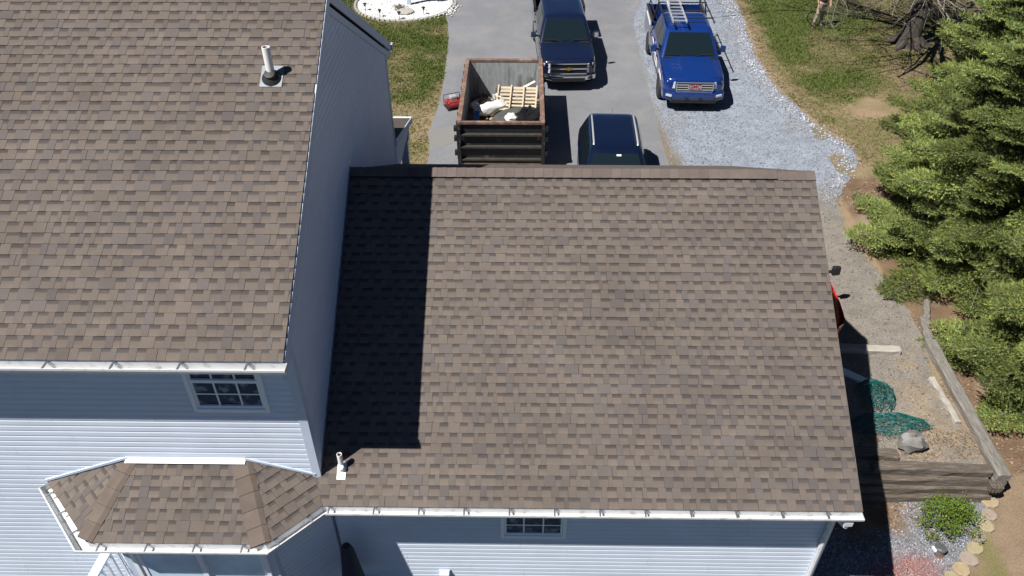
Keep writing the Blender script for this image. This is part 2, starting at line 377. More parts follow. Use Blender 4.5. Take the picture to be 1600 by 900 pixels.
cl = stone_cols(len(Q), .2, .6); rd = np.clip(1.5*blob(Q[:, 0], Q[:, 1], 6.75, 7.55, .42, .26)+1.4*blob(Q[:, 0], Q[:, 1], 6.2, 7.35, .35, .2), 0, 1)*(NR.rand(len(Q)) < .8)
rd = rd*.6; cl = cl*(1-rd[:, None])+np.array((.42, .15, .11))*rd[:, None]
stuff(link('bed_gravel', stones_mesh('bed_gravel', Q, .014+.016*NR.rand(len(Q)), cl, np.full(len(Q), -.497))), 'small grey stones in the planting bed, partly stained red', 'gravel')
# grass tufts, one mass
def tufts(name, n, xr, yr, keep, hmin=.03, hmax=.075):
    X = xr[0]+(xr[1]-xr[0])*NR.rand(n); Y = yr[0]+(yr[1]-yr[0])*NR.rand(n); g = grass_amount(X, Y)
    k = keep(X, Y) & (NR.rand(n) < (g*.7+.3)*(1-np.clip(1.3*blob(X, Y, 11.3, 23.6, 1.4, .5)+blob(X, Y, 11.4, 24.3, .6, .45)+.6*blob(X, Y, 13.5, 26.3, 1.2, .7), 0, 1))); X = X[k]; Y = Y[k]; g = g[k]; m = len(X); Z = gheight(X, Y)
    B = 4; a = NR.rand(m, B)*6.28; h = (hmin+(hmax-hmin)*NR.rand(m, B))*(.5+.6*g[:, None]); ln = .6*h*(NR.rand(m, B)+.4); w = .010+.010*NR.rand(m, B)
    ox = X[:, None]+.03*NR.randn(m, B); oy = Y[:, None]+.03*NR.randn(m, B); ca, sa = np.cos(a), np.sin(a); z = Z[:, None]+0*a
    V = np.stack([np.stack([ox-sa*w, oy+ca*w, z], -1), np.stack([ox+sa*w, oy-ca*w, z], -1), np.stack([ox+ca*ln, oy+sa*ln, z+h], -1)], 2).reshape(-1, 3)
    mixg = np.clip(g[:, None]*1.3-.1+.3*(NR.rand(m, B)-.5), 0, 1)[..., None]
    C = (DRY*.95)*(1-mixg)+(GREEN*.55+LUSH*.45)*1.15*mixg; C = C*.62*(.75+.5*NR.rand(m, B, 1)); C = np.repeat(C.reshape(-1, 3), 3, 0)
    return link(name, tri_mesh(name, V, np.arange(len(V)).reshape(-1, 3), C, 'leaf'))
stuff(tufts('lawn_grass', 90000, (-11, -2.75), (15.5, 35), lambda x, y: (x < edge_x(DR_L, y)-.02) & (((x+4.9)/2.2)**2+((y-33.1)/2.15)**2 > 1)), 'patchy green and straw-coloured lawn between house and driveway', 'grass')
stuff(tufts('yard_grass', 170000, (8.5, 21), (20, 37), lambda x, y: x > edge_x(EDGE_R, y)+.12), 'patchy green yard grass by the bare tree', 'grass')
# fallen leaves, one mass
def leaves(name, X, Y, Z, lo=.02, hi=.04):
    m = len(X); a = NR.rand(m)*6.28; s = lo+(hi-lo)*NR.rand(m); t = (NR.rand(m, 4)-.5)*.03
    ca, sa = np.cos(a)*s, np.sin(a)*s
    V = np.stack([np.stack([X+ca, Y+sa, Z+.012+t[:, 0]], -1), np.stack([X-sa*.5, Y+ca*.5, Z+.015+t[:, 1]], -1), np.stack([X-ca, Y-sa, Z+.012+t[:, 2]], -1), np.stack([X+sa*.5, Y-ca*.5, Z+.015+t[:, 3]], -1)], 1).reshape(-1, 3)
    i = 4*np.arange(m)[:, None]; Fc = np.concatenate([i+np.array([[0, 1, 2]]), i+np.array([[0, 2, 3]])], 0)
    C = np.array((.27, .19, .125))*(.5+.9*NR.rand(m, 1))*np.array([1, 1, 1])+NR.rand(m, 1)*np.array((.12, .11, .09)); C = np.repeat(C*.65, 4, 0)
    return link(name, tri_mesh(name, V, Fc, C, 'leaf'))
X = np.concatenate([8.8+2.4*NR.rand(5000), 4.8+2.6*NR.rand(1800), 6.4+2.2*NR.rand(1300), 8.0+.7*NR.rand(500)])
Y = np.concatenate([9.5+10*NR.rand(5000), 7.9+1.2*NR.rand(1800), 9.5+.75*NR.rand(1300), 9.6+2.6*NR.rand(500)])
k = fbm(X*1.5, Y*1.5) > np.where(X < 8.7, .52, .45); X = X[k]; Y = Y[k]
stuff(leaves('fallen_leaves', X, Y, gheight(X, Y)), 'dry brown leaves gathered under the spruces and round the timbers', 'leaves')
# ------------------------------------------------------------------ house, garage wing
XG, XR = -2.722, 4.578                  # gable wall plane of the house, right roof edge of the garage
GYE, GZE, GYR, GZR = 6.39, 2.777, 10.862, 5.3145
YM, MYE, MZE, MYR, MZR, MYF = 6.736, 6.365, 5.508, 10.911, 8.111, 15.424
XMR, XWR = -2.668, 4.515
house = thing('house', 'two-storey pale grey sided house with brown shingle roof and angled bay', 'house', (-7.5, 10.9, 0))
garage = thing('attached_garage', 'single-storey garage wing with wide brown shingle roof attached to the house', 'garage', (.9, 10.9, 0))
EXP = .143
TANL, TAN, GREY, LILAC, DARK_, BUTT = (.162, .130, .108), (.140, .116, .101), (.127, .108, .098), (.118, .103, .098), (.062, .054, .053), (.014, .012, .012)
def mixc(a, b, t): return tuple(a[i]*(1-t)+b[i]*t for i in range(3))
def jit(c, r, s=.1): k = 1+s*(r.random()*2-1); return tuple(x*k for x in c)
def shingle_mesh(seed, lb=0, lt=0, rb=1, rt=1):
    r = random.Random(seed); mb = MB(); e = EXP; top = e+.012
    x = 0; kind = r.random() < .5; segs = []
    while x < 1:
        w = r.uniform(.075, .155) if kind else (r.uniform(.05, .12) if r.random() < .7 else r.uniform(.12, .2))
        if 1-(x+w) < .06: w = 1-x
        segs.append((x, x+w, kind)); x += w; kind = not kind
    for a, b, k in segs:
        def cx(v, y): t = y/top; lo = lb+(lt-lb)*t; hi = rb+(rt-rb)*t; return min(max(v, lo), hi)
        a0, b0, a1, b1 = cx(a, 0), cx(b, 0), cx(a, top), cx(b, top)
        if b0-a0 < .004 and b1-a1 < .004: continue
        g = .0015
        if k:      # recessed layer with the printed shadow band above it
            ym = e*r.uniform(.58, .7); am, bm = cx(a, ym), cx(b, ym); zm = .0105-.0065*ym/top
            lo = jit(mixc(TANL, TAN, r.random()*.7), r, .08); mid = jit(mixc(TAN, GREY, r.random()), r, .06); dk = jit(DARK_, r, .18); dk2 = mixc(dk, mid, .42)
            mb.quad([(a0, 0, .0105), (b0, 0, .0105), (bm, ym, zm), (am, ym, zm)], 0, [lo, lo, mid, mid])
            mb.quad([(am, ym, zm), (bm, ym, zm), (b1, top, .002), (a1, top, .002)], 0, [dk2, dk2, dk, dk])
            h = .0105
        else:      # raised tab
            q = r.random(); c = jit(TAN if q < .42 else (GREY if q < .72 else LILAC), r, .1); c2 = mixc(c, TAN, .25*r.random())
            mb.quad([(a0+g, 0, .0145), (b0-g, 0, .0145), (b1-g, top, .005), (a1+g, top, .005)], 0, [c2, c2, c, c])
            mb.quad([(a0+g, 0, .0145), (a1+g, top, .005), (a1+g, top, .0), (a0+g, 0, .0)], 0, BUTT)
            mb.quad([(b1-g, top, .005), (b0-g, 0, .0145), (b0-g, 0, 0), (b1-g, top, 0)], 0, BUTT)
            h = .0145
        mb.quad([(a0, 0, 0), (b0, 0, 0), (b0, 0, h), (a0, 0, h)], 0, BUTT)
    return mb.mesh('shingle', ['shingle']) if mb.f else None
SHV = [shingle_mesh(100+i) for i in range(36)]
def frame(ux, uy): ux = Vector(ux).normalized(); uy = Vector(uy).normalized(); return Matrix((ux, uy, ux.cross(uy))).transposed()
def shingle_field(part, O, ux, uy, n, xl, xr, seed, xsplit=None, last=None):
    M = frame(ux, uy); eul = M.to_euler(); O = Vector(O); off = wloc(part); rr = random.Random(seed); far = MB(); un, vn, nn = M.col[0], M.col[1], M.col[2]; c_ = seed*1000
    for k in range(n):
        y0 = k*EXP; L0, L1, R0, R1 = xl(y0), xl(y0+EXP), xr(y0), xr(y0+EXP)
        if xsplit is not None:
            s0 = xsplit(y0)
            if L0 < s0-1:
                x = math.floor(L0); 
                p = [O+un*a+vn*(y0+b)+nn*z for a, b, z in ((L0, 0, .0095), (s0, 0, .0095), (s0, EXP+.012, .002), (L0, EXP+.012, .002))]
                far.quad(p, 0, GREY); far.quad([p[0], p[1], p[1]-nn*.009, p[0]-nn*.009], 0, BUTT); L0 = L1 = s0
        c = min(L0, L1)-rr.random()
        while c < max(R0, R1):
            lb, lt, rb, rt = max(0, L0-c), max(0, L1-c), min(1, R0-c), min(1, R1-c); c_ += 1
            if not (rb-lb < .03 and rt-lt < .03):
                full = lb == 0 and lt == 0 and rb == 1 and rt == 1
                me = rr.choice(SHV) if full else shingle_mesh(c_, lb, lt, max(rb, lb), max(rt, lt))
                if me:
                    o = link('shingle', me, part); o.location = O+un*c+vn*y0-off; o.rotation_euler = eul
            c += 1.002
    if far.f: stuff(put(far, 'shingle_field', 'shingle', part))
def slab(part_parent, name, pts, n, t, mat):
    mb = MB(); n = Vector(n); mb.hexa([Vector(p)-n*t for p in pts], [Vector(p) for p in pts]); return put(mb, name, mat, part_parent)
sg = (GZR-GZE)/(GYR-GYE); ag = math.atan(sg); uyg = Vector((0, math.cos(ag), math.sin(ag))); ng = Vector((0, -math.sin(ag), math.cos(ag)))
LG = math.hypot(GYR-GYE, GZR-GZE)
def zg(y): return GZE+sg*(y-GYE)
# --- garage rear slope
groof = slab(garage, 'rear_roof', [(XG-.02, GYE+.02, zg(GYE+.02)), (XR-.01, GYE+.02, zg(GYE+.02)), (XR-.01, GYR, GZR), (XG-.02, GYR, GZR)], ng, .10, 'deck')
shingle_field(groof, (0, GYE-.012, GZE-.012*sg), (1, 0, 0), uyg, 36, lambda y: XG+.005 if y > .42 else -2.655-.16*y, lambda y: XR, 1)
# front slope: barely shows over the ridge
ngf = Vector((0, math.sin(ag), math.cos(ag))); GYF = 2*GYR-GYE
gfront = slab(garage, 'front_roof', [(XG-.02, GYR, GZR), (XR-.01, GYR, GZR), (XR-.01, GYF, GZE), (XG-.02, GYF, GZE)], ngf, .10, 'deck')
mb = MB(); uyf = Vector((0, -math.cos(ag), math.sin(ag)))
for k in range(36):
    o = Vector((0, GYF, GZE))+uyf*(k*EXP); a, b = XG, XR
    p = [o+Vector((a, 0, 0))+ngf*.0095, o+Vector((b, 0, 0))+ngf*.0095, o+Vector((b, 0, 0))+uyf*.155+ngf*.002, o+Vector((a, 0, 0))+uyf*.155+ngf*.002]
    mb.quad(p[::-1], 0, GREY); mb.quad([p[0], p[1], p[1]-ngf*.009, p[0]-ngf*.009], 0, BUTT)
stuff(put(mb, 'shingle_field', 'shingle', gfront))
# ridge vent and caps
def ridge_caps(parent, x0, x1, yr, zr, a, lift0, xlift, wid=.165, flip=False):
    x = x0; i = 0; rr = random.Random(5)
    while x < x1-.02:
        w = min(.152, x1-x); lift = lift0 if x < xlift else .012; mb = MB(); t = .006
        c = jit((.138, .112, .099), rr, .09); prof = []
        for s in (-1, -.55, -.18, 0, .18, .55, 1):
            d = abs(s)*wid; prof.append((yr+s*wid*math.cos(a), zr-d*math.sin(a)+lift-.004*(abs(s) < .1)))
        A = [(x, y, z+.002) for y, z in prof]; B = [(x+w+.012, y, z+.009) for y, z in prof]
        n = len(prof)
        mb.add(A+B, [[k+1, k, n+k, n+k+1] for k in range(n-1)], 0, c)
        mb.add(B+[(p[0], p[1], p[2]-.012) for p in B], [[k, k+1, n+k+1, n+k] for k in range(n-1)], 0, BUTT)
        for k, q in ((0, A[0]), (n-1, A[-1])):
            p0, p1 = A[k], B[k]; mb.quad([p0, p1, (p1[0], p1[1], p1[2]-.014), (p0[0], p0[1], p0[2]-.014)], 0, BUTT)
        put(mb, 'ridge_cap', 'cap_shingle', parent); x += w; i += 1
ridge = MB(); ridge.hexa([(XG, GYR-.14, GZR-.075), (3.9, GYR-.14, GZR-.075), (3.9, GYR+.14, GZR-.075), (XG, GYR+.14, GZR-.075)], [(XG, GYR-.13, GZR-.045), (3.9, GYR-.13, GZR-.045), (3.9, GYR+.13, GZR-.045), (XG, GYR+.13, GZR-.045)])
rv = put(ridge, 'ridge_vent', 'dark', garage)
ridge_caps(rv, XG+.01, XR, GYR, GZR, ag, .034, 3.88)
mb = MB(); mb.bar((XR+.006, GYE, GZE-.03), (XR+.006, GYR, GZR-.03), .012, .05); mb.bar((XR+.006, GYF, GZE-.03), (XR+.006, GYR, GZR-.03), .012, .05)
put(mb, 'drip_edge', 'deck', garage)
# --- house roof
sm = (MZR-MZE)/(MYR-MYE); am = math.atan(sm); uym = Vector((0, math.cos(am), math.sin(am))); nm = Vector((0, -math.sin(am), math.cos(am)))
HX0 = -12.5
hroof = slab(house, 'rear_roof', [(HX0, MYE+.02, MZE+.02*sm), (XMR-.01, MYE+.02, MZE+.02*sm), (XMR-.01, MYR, MZR), (HX0, MYR, MZR)], nm, .10, 'deck')
shingle_field(hroof, (0, MYE-.012, MZE-.012*sm), (1, 0, 0), uym, 37, lambda y: HX0, lambda y: XMR, 2, xsplit=lambda y: -6.15-1.25*y/5.2)
nmf = Vector((0, math.sin(am), math.cos(am)))
hfr = slab(house, 'front_roof', [(HX0, MYR, MZR), (XMR-.01, MYR, MZR), (XMR-.01, MYF, MZE+.02), (HX0, MYF, MZE+.02)], nmf, .10, 'shingle')
hfr.data.materials.clear(); hfr.data.materials.append(MATS['cap_shingle'])
at = hfr.data.color_attributes.new('Col', 'FLOAT_COLOR', 'CORNER'); at.data.foreach_set('color', [.09, .08, .07, 1]*len(at.data))
ridge_caps(hfr, -8.5, XMR, MYR, MZR, am, .014, -99)
# rake boards and frieze on the gable
for (ya, za, yb, zb, nme) in ((MYE+.02, MZE-.09, MYR, MZR-.09, 'rake_board'), (MYR, MZR-.09, MYF, MZE-.07, 'rake_board')):
    mb = MB(); mb.bar((XMR+.012, ya, za), (XMR+.012, yb, zb), .02, .17, up=(1, 0, 0)); 
    mb = MB(); h = .085
    mb.hexa([(XMR-.01, ya, za-h), (XMR+.012, ya, za-h), (XMR+.012, yb, zb-h), (XMR-.01, yb, zb-h)], [(XMR-.01, ya, za+h), (XMR+.012, ya, za+h), (XMR+.012, yb, zb+h), (XMR-.01, yb, zb+h)])
    put(mb, nme, 'trim', house)
    mb = MB(); h2 = .06; d = -.19
    mb.hexa([(XG-.01, ya, za+d-h2), (XG+.03, ya, za+d-h2), (XG+.03, yb, zb+d-h2), (XG-.01, yb, zb+d-h2)], [(XG-.01, ya, za+d+h2), (XG+.03, ya, za+d+h2), (XG+.03, yb, zb+d+h2), (XG-.01, yb, zb+d+h2)])
    put(mb, 'frieze_board', 'trim', house)
# --- wall cores
mb = MB(); mb.box(HX0+.1, XG-.03, YM+.03, 15.02, -.6, 5.46); 
mb.add([(XG-.03, YM+.03, 5.4), (XG-.03, 15.02, 5.4), (XG-.03, MYR, MZR-.17), (HX0+.1, YM+.03, 5.4), (HX0+.1, 15.02, 5.4), (HX0+.1, MYR, MZR-.17)], [[0, 1, 2], [3, 5, 4], [0, 2, 5, 3], [1, 4, 5, 2], [0, 3, 4, 1]])
hwall = put(mb, 'wall', 'trim', house)
mb = MB(); mb.box(XG+.01, XWR-.03, 6.80, 14.93, -.6, 2.62)
mb.add([(XWR-.03, 6.8, 2.6), (XWR-.03, 14.93, 2.6), (XWR-.03, GYR, GZR-.15), (XG+.01, 6.8, 2.6), (XG+.01, 14.93, 2.6), (XG+.01, GYR, GZR-.15)], [[0, 1, 2], [3, 5, 4], [0, 2, 5, 3], [1, 4, 5, 2], [0, 3, 4, 1]])
gwall = put(mb, 'wall', 'trim', garage)
SID = .1016
def siding(part, O, u, n, z0, z1, left, right, openings=(), seed=0, lap=.011):
    O = Vector(O); u = Vector(u).normalized(); n = Vector(n).normalized(); rr = random.Random(seed); z = z0
    while z < z1-.01:
        zt = min(z+2*SID, z1); cuts = sorted({z, zt, *[q for o in openings for q in (o[2], o[3]) if z+.004 < q < zt-.004]}); jo = rr.uniform(0, 3.66)
        for za, zb in zip(cuts[:-1], cuts[1:]):
            iv = [(left(za), left(zb), right(za), right(zb))]
            for o in openings:
                if o[2] < (za+zb)/2 < o[3]:
                    nv = []
                    for a, b, c, d in iv:
                        if o[0] > a: nv.append((a, b, min(o[0], c), min(o[0], d)))
                        if o[1] < c: nv.append((max(o[1], a), max(o[1], b), c, d))
                    iv = nv
            for a, b, c, d in iv:
                js = [j for j in [jo+3.66*q-20 for q in range(14)] if max(a, b)+.25 < j < min(c, d)-.25]
                ends = [(a, b)]+[(j, j) for j in js]+[(c, d)]
                for (l0, l1), (r0, r1) in zip(ends[:-1], ends[1:]):
                    if r0-l0 < .01 and r1-l1 < .01: continue
                    zs = [za]; q = z0+SID*(math.floor((za-z0)/SID+1e-4)+1)
                    while q < zb-.003: zs.append(q); q += SID
                    zs.append(zb); mb = MB()
                    def X(zz, lo): t = (zz-za)/(zb-za); return (l0+(l1-l0)*t+.001) if lo else (r0+(r1-r0)*t-.001)
                    def pt(zz, lo, off): v = O+u*X(zz, lo)+n*off; v.z = zz; return v
                    for p, q in zip(zs[:-1], zs[1:]):      # each course: flat face, cove leaning back, hidden top
                        c0 = z0+SID*math.floor((p-z0)/SID+1e-4); kn = [(c0+h, o) for h, o in ((0, lap+.003), (.066, lap+.0015), (.090, .003), (SID, .003))]
                        fo = lambda zz: float(np.interp(zz, [k_[0] for k_ in kn], [k_[1] for k_ in kn])); ks = [p]+[k_[0] for k_ in kn if p+.002 < k_[0] < q-.002]+[q]
                        for a_, b_ in zip(ks[:-1], ks[1:]): mb.quad([pt(a_, 1, fo(a_)), pt(a_, 0, fo(a_)), pt(b_, 0, fo(b_)), pt(b_, 1, fo(b_))])
                        mb.quad([pt(p, 1, fo(p)), pt(p, 1, .001), pt(p, 0, .001), pt(p, 0, fo(p))])
                    put(mb, 'siding_panel', 'siding', part)
        z = zt
def box_part(parent, name, x0, x1, y0, y1, z0, z1, mat, bevel=0):
    mb = MB(); mb.box(x0, x1, y0, y1, z0, z1); return put(mb, name, mat, parent, bevel=bevel)
WM = (-4.06, -3.17, 4.30, 5.36); WGA = (-.235, .655, 1.56, 2.06)       # window openings (x0,x1,z0,z1)
siding(hwall, (0, YM, 0), (1, 0, 0), (0, -1, 0), .10, 5.40, lambda z: HX0+.1, lambda z: XG-.09, [(WM[0]-.03, WM[1]+.03, WM[2]-.03, WM[3]+.2), (-6.15, -2.7, -1, 2.7)], 3)
siding(hwall, (XG, 0, 0), (0, 1, 0), (1, 0, 0), 2.5, MZR-.2, lambda z: max(YM+.09, MYE+(z-MZE+.22)/sm+.0), lambda z: min(15.05-.09, 2*MYR-MYE-(z-MZE+.22)/sm), (), 4, .013)
siding(gwall, (0, 6.77, 0), (1, 0, 0), (0, -1, 0), .0, 2.60, lambda z: -2.66, lambda z: XWR-.09, [(WGA[0]-.03, WGA[1]+.03, WGA[2]-.03, WGA[3]+.03)], 6)
siding(gwall, (XWR, 0, 0), (0, 1, 0), (1, 0, 0), .0, GZR-.2, lambda z: max(6.77+.09, GYE+(z-GZE+.22)/sg), lambda z: min(14.95-.09, GYF-(z-GZE+.22)/sg), (), 7)
# corner boards
def corner(parent, x, y, z0, z1, sx, sy):
    mb = MB(); w = .092; t = .022
    mb.box(min(x, x+sx*t), max(x, x+sx*t), min(y+sy*t, y-sy*w), max(y+sy*t, y-sy*w), z0, z1)
    mb.box(min(x, x-sx*w), max(x, x-sx*w), min(y, y+sy*t), max(y, y+sy*t), z0, z1-.002); put(mb, 'corner_board', 'trim', parent)
corner(house, XG, YM, -.5, 5.44, 1, -1); corner(house, XG, 15.05, 2.6, 5.44, 1, 1)
corner(garage, XWR, 6.77, -.5, 2.60, 1, -1); corner(garage, XWR, 14.95, 0, 2.60, 1, 1)
# soffits and fascia
box_part(house, 'soffit', HX0, XG+.02, MYE+.03, YM-.001, 5.40, 5.425, 'white'); box_part(house, 'fascia', HX0, XMR-.012, MYE+.0, MYE+.03, 5.36, 5.50, 'white')
box_part(garage, 'soffit', -2.62, XWR+.04, GYE+.03, 6.755, 2.60, 2.625, 'white'); box_part(garage, 'fascia', -2.64, XR-.012, GYE+.0, GYE+.03, 2.60, 2.765, 'white')
box_part(house, 'front_fascia', HX0, XMR-.012, MYF-.03, MYF, 5.36, 5.50, 'white')
# gutters
GP = [(0, 0), (0, -.11), (.078, -.11), (.102, -.06), (.125, -.03), (.125, 0), (.110, 0), (.110, -.03), (.096, -.055), (.074, -.106), (.004, -.106), (.004, 0)]
def gutter(parent, a0, b0, a1, b1, z, caps=(1, 1), nh=None, first=.2, step=.61, bracket_len=.12):
    """a: points on the fascia side, b: points under the outer lip; open-topped trough with hangers across it"""
    mb = MB(); A0, B0, A1, B1 = [Vector((p[0], p[1], 0)) for p in (a0, b0, a1, b1)]
    r0 = [A0+(B0-A0)*(o/.125)+Vector((0, 0, z+h)) for o, h in GP]; r1 = [A1+(B1-A1)*(o/.125)+Vector((0, 0, z+h)) for o, h in GP]; n = len(GP)
    mb.add(r0+r1, [[i, (i+1) % n, n+(i+1) % n, n+i] for i in range(n)])
    for c, r, s in ((caps[0], r0, A0-A1), (caps[1], r1, A1-A0)):
        if c:
            d = s.normalized()*.003; out = [r[i] for i in range(6)]; mb.hexa([p for p in out], [p+d for p in out])
        else: mb.quad(r[::-1] if r is r0 else r)
    g = put(mb, 'gutter', 'gutter_white', parent)
    d = (A1-A0); Ln = d.length; d.normalize(); o = (B0-A0)-d*((B0-A0).dot(d)); o.normalize(); x = first
    while x < Ln-.05:
        h = MB(); p = A0+d*x+Vector((0, 0, z-.004)); h.bar(p, p+o*.118, .022, .012); h.bar(p+d*.03+o*.002, p+d*.03+o*.03+Vector((0, 0, .012)), .014, .014)
        put(h, 'gutter_hanger', 'galv', g); x += step
    return g
gutter(garage, (-2.655, 6.392), (-2.60, 6.267), (XR+.0, GYE), (XR+.0, GYE-.125), 2.752, (0, 1), first=.10, step=.606)
gm = gutter(house, (HX0, MYE), (HX0, MYE-.125), (XMR+.035, MYE), (XMR+.035, MYE-.125), 5.475, (1, 1), first=.30, step=.76)
gutter(house, (HX0, MYF+.125), (HX0, MYF+.25), (XMR+.035, MYF+.0), (XMR+.035, MYF+.125), 5.475)
mb = MB(); mb.box(4.36, 4.47, 6.29, 6.37, 2.56, 2.64); mb.tube([(4.415, 6.33, 2.6), (4.415, 6.34, 2.5), (4.44, 6.66, 2.25), (4.44, 6.70, 2.1), (4.44, 6.70, -.4)], .038, 8)
put(mb, 'downspout', 'gutter_white', garage)
# valley/eave metal where garage meets house wall
mb = MB(); mb.bar((XG+.022, YM+.02, zg(YM)+.05), (XG+.022, GYR, GZR+.05), .014, .06); put(mb, 'step_flashing', 'galv', house)
# --- windows
def window(parent, x0, x1, z0, z1, y, rails, cols, rows, mats=('white', 'glass')):
    f = MB(); t = .055
    for a in ((x0-t, x0, z0-t, z1+t), (x1, x1+t, z0-t, z1+t), (x0, x1, z0-t, z0), (x0, x1, z1, z1+t)): f.box(a[0], a[1], y-.035, y+.04, a[2], a[3])
    w = put(f, 'window', mats[0], parent, bevel=.006)
    for q in rails:
        m = MB(); m.box(x0+.002, x1-.002, y-.022, y+.03, q-.024, q+.024); put(m, 'sash_rail', mats[0], w, bevel=.004)
    i = MB(); s = .032
    for a in ((x0, x0+s, z0, z1), (x1-s, x1, z0, z1), (x0+s, x1-s, z0, z0+s*1.3), (x0+s, x1-s, z1-s, z1)): i.box(a[0]+.001, a[1]-.001, y-.012, y+.03, a[2]+.001, a[3]-.001)
    put(i, 'sash', mats[0], w)
    zs = [z0]+list(rails)+[z1]
    for (za, zb), rw in zip(zip(zs[:-1], zs[1:]), rows):
        p = MB(); p.box(x0+.02, x1-.02, y+.012, y+.018, za+.02, zb-.02); put(p, 'pane', mats[1], w)
        for k in range(1, cols):
            m = MB(); xx = x0+(x1-x0)*k/cols; m.box(xx-.011, xx+.011, y-.002, y+.011, za+.03, zb-.03); put(m, 'muntin', mats[0], w)
        for k in range(1, rw):
            m = MB(); zz = za+(zb-za)*k/rw; m.box(x0+.03, x1-.03, y+.000, y+.009, zz-.009, zz+.009); put(m, 'muntin', mats[0], w)
    return w
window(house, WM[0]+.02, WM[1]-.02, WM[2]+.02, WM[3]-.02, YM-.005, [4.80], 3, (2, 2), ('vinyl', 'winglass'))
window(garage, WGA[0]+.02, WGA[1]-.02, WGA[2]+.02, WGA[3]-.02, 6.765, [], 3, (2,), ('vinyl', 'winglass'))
# --- bay
ZB, SB = 2.78, .535
E0, E1, E2, E3 = (-6.52, 6.73), (-5.57, 5.79), (-3.26, 5.79), (-2.655, 6.385)
HT = [Vector((-5.17, YM, 3.286)), Vector((-3.66, YM, 3.286))]; WL = Vector((-6.53, YM, ZB+.01)); WR = Vector((XG, YM, zg(YM)-.01))
V3 = lambda p, z=ZB: Vector((p[0], p[1], z))
def facet(poly): mb = MB(); mb.hexa([Vector(p)-Vector((0, 0, .1)) for p in poly], [Vector(p)-Vector((0, 0, .035)) for p in poly]); return put(mb, 'bay_roof', 'deck', house)
def bay_field(part, a, b, topl, topr, seed, n):
    a = V3(a); b = V3(b); ux = (b-a).normalized(); hor = Vector((-ux.y, ux.x, 0)); uy = Vector((hor.x, hor.y, SB)).normalized()
    dl, dr = topl-a, topr-a; yl, xl = dl.dot(uy), dl.dot(ux); yr, xr = dr.dot(uy), dr.dot(ux); Lb = (b-a).length
    fl = lambda y: xl*min(1, y/yl) if yl > .05 else xl
    return ux, uy, Lb, (xl, yl), (xr, yr)
# centre facet
fc = facet([V3(E1), V3(E2), HT[1], HT[0]]); ux, uy, Lb, (xl, yl), (xr, yr) = bay_field(fc, E1, E2, HT[0], HT[1], 0, 0)
shingle_field(fc, V3(E1)-uy*.01, ux, uy, 7, lambda y: xl*y/yl, lambda y: Lb+(xr-Lb)*y/yr, 31)
# left facet: eave E0-E1, apex HT0, wall edge from E0
fl = facet([V3(E0), V3(E1), HT[0]]); ux, uy, Lb, _, (xr, yr) = bay_field(fl, E0, E1, HT[0], HT[0], 0, 0)
shingle_field(fl, V3(E0)-uy*.01, ux, uy, 7, lambda y: xr*y/yr, lambda y: Lb+(xr-Lb)*y/yr, 32)
# right facet: eave E2-E3, up to HT1 and the house corner
fr = facet([V3(E2), V3(E3), WR, HT[1]]); ux, uy, Lb, (xl, yl), (xr, yr) = bay_field(fr, E2, E3, HT[1], WR, 0, 0)
xw, yw = (WR-V3(E2)).dot(ux), (WR-V3(E2)).dot(uy)
shingle_field(fr, V3(E2)-uy*.01, ux, uy, 7, lambda y: xl*y/yl, lambda y: (Lb+(xw-Lb)*y/yw) if y < yw else xw+(xl-xw)*(y-yw)/(yl-yw), 33)
def hip_caps(parent, p0, p1, na, nb, wid, n, seed):
    """folded caps laid up a hip; na, nb: horizontal directions down the two sides"""
    rr = random.Random(seed); p0 = Vector(p0); p1 = Vector(p1); d = (p1-p0)/n
    for i in range(n):
        a = p0+d*i; b = p0+d*(i+1.12); c = jit((.132, .104, .088), rr, .08); mb = MB(); u = Vector((0, 0, 1))
        A = [a+na*wid+u*.016, a+u*.028, a+nb*wid*.35+u*.016]; B = [b+na*wid+u*.008, b+u*.018, b+nb*wid*.35+u*.008]
        mb.quad([A[0], A[1], B[1], B[0]], 0, c); mb.quad([A[1], A[2], B[2], B[1]], 0, c)
        for p, q in ((A[0], A[1]), (A[1], A[2]), (B[0], A[0]), (A[2], B[2])): mb.quad([p, q, q-u*.022, p-u*.022], 0, BUTT)
        put(mb, 'hip_cap', 'cap_shingle', parent)
cs = math.cos(R_(28))
def down(px, py): v = Vector((px, py, 0)).normalized(); return Vector((v.x, v.y, -SB))*.88
# side of the hip: along each facet, perpendicular to the hip line
h0 = (HT[0]-V3(E1)); h1 = (HT[1]-V3(E2))
def inplane(h, e): e = Vector(e).normalized(); h = h.normalized(); v = e-h*e.dot(h); return v.normalized()
eL = (V3(E0)-V3(E1)); eC = Vector((1, 0, 0)); eR = (V3(E3)-V3(E2))
hip_caps(fl, V3(E1)+Vector((0, 0, .004)), HT[0]+Vector((0, 0, .004)), inplane(h0, eL), inplane(h0, eC), .20, 5, 1)
hip_caps(fc, V3(E2)+Vector((0, 0, .004)), HT[1]+Vector((0, 0, .004)), inplane(h1, -eC), inplane(h1, eR), .20, 5, 2)
mb = MB(); mb.bar((HT[0].x-.10, YM-.045, 3.30), (HT[1].x+.0, YM-.045, 3.30), .075, .012, up=(0, -.35, 1)); mb.bar((HT[0].x-.10, YM-.02, 3.32), (HT[1].x, YM-.02, 3.32), .01, .05); put(mb, 'head_flashing', 'white', house)
for p, q in ((WL+Vector((0, -.02, .03)), HT[0]+Vector((-.08, -.02, .04))), (HT[1]+Vector((0, -.02, .04)), WR+Vector((-.05, -.02, .05)))):
    mb = MB(); mb.bar(p, q, .02, .035); put(mb, 'side_flashing', 'trim', house)
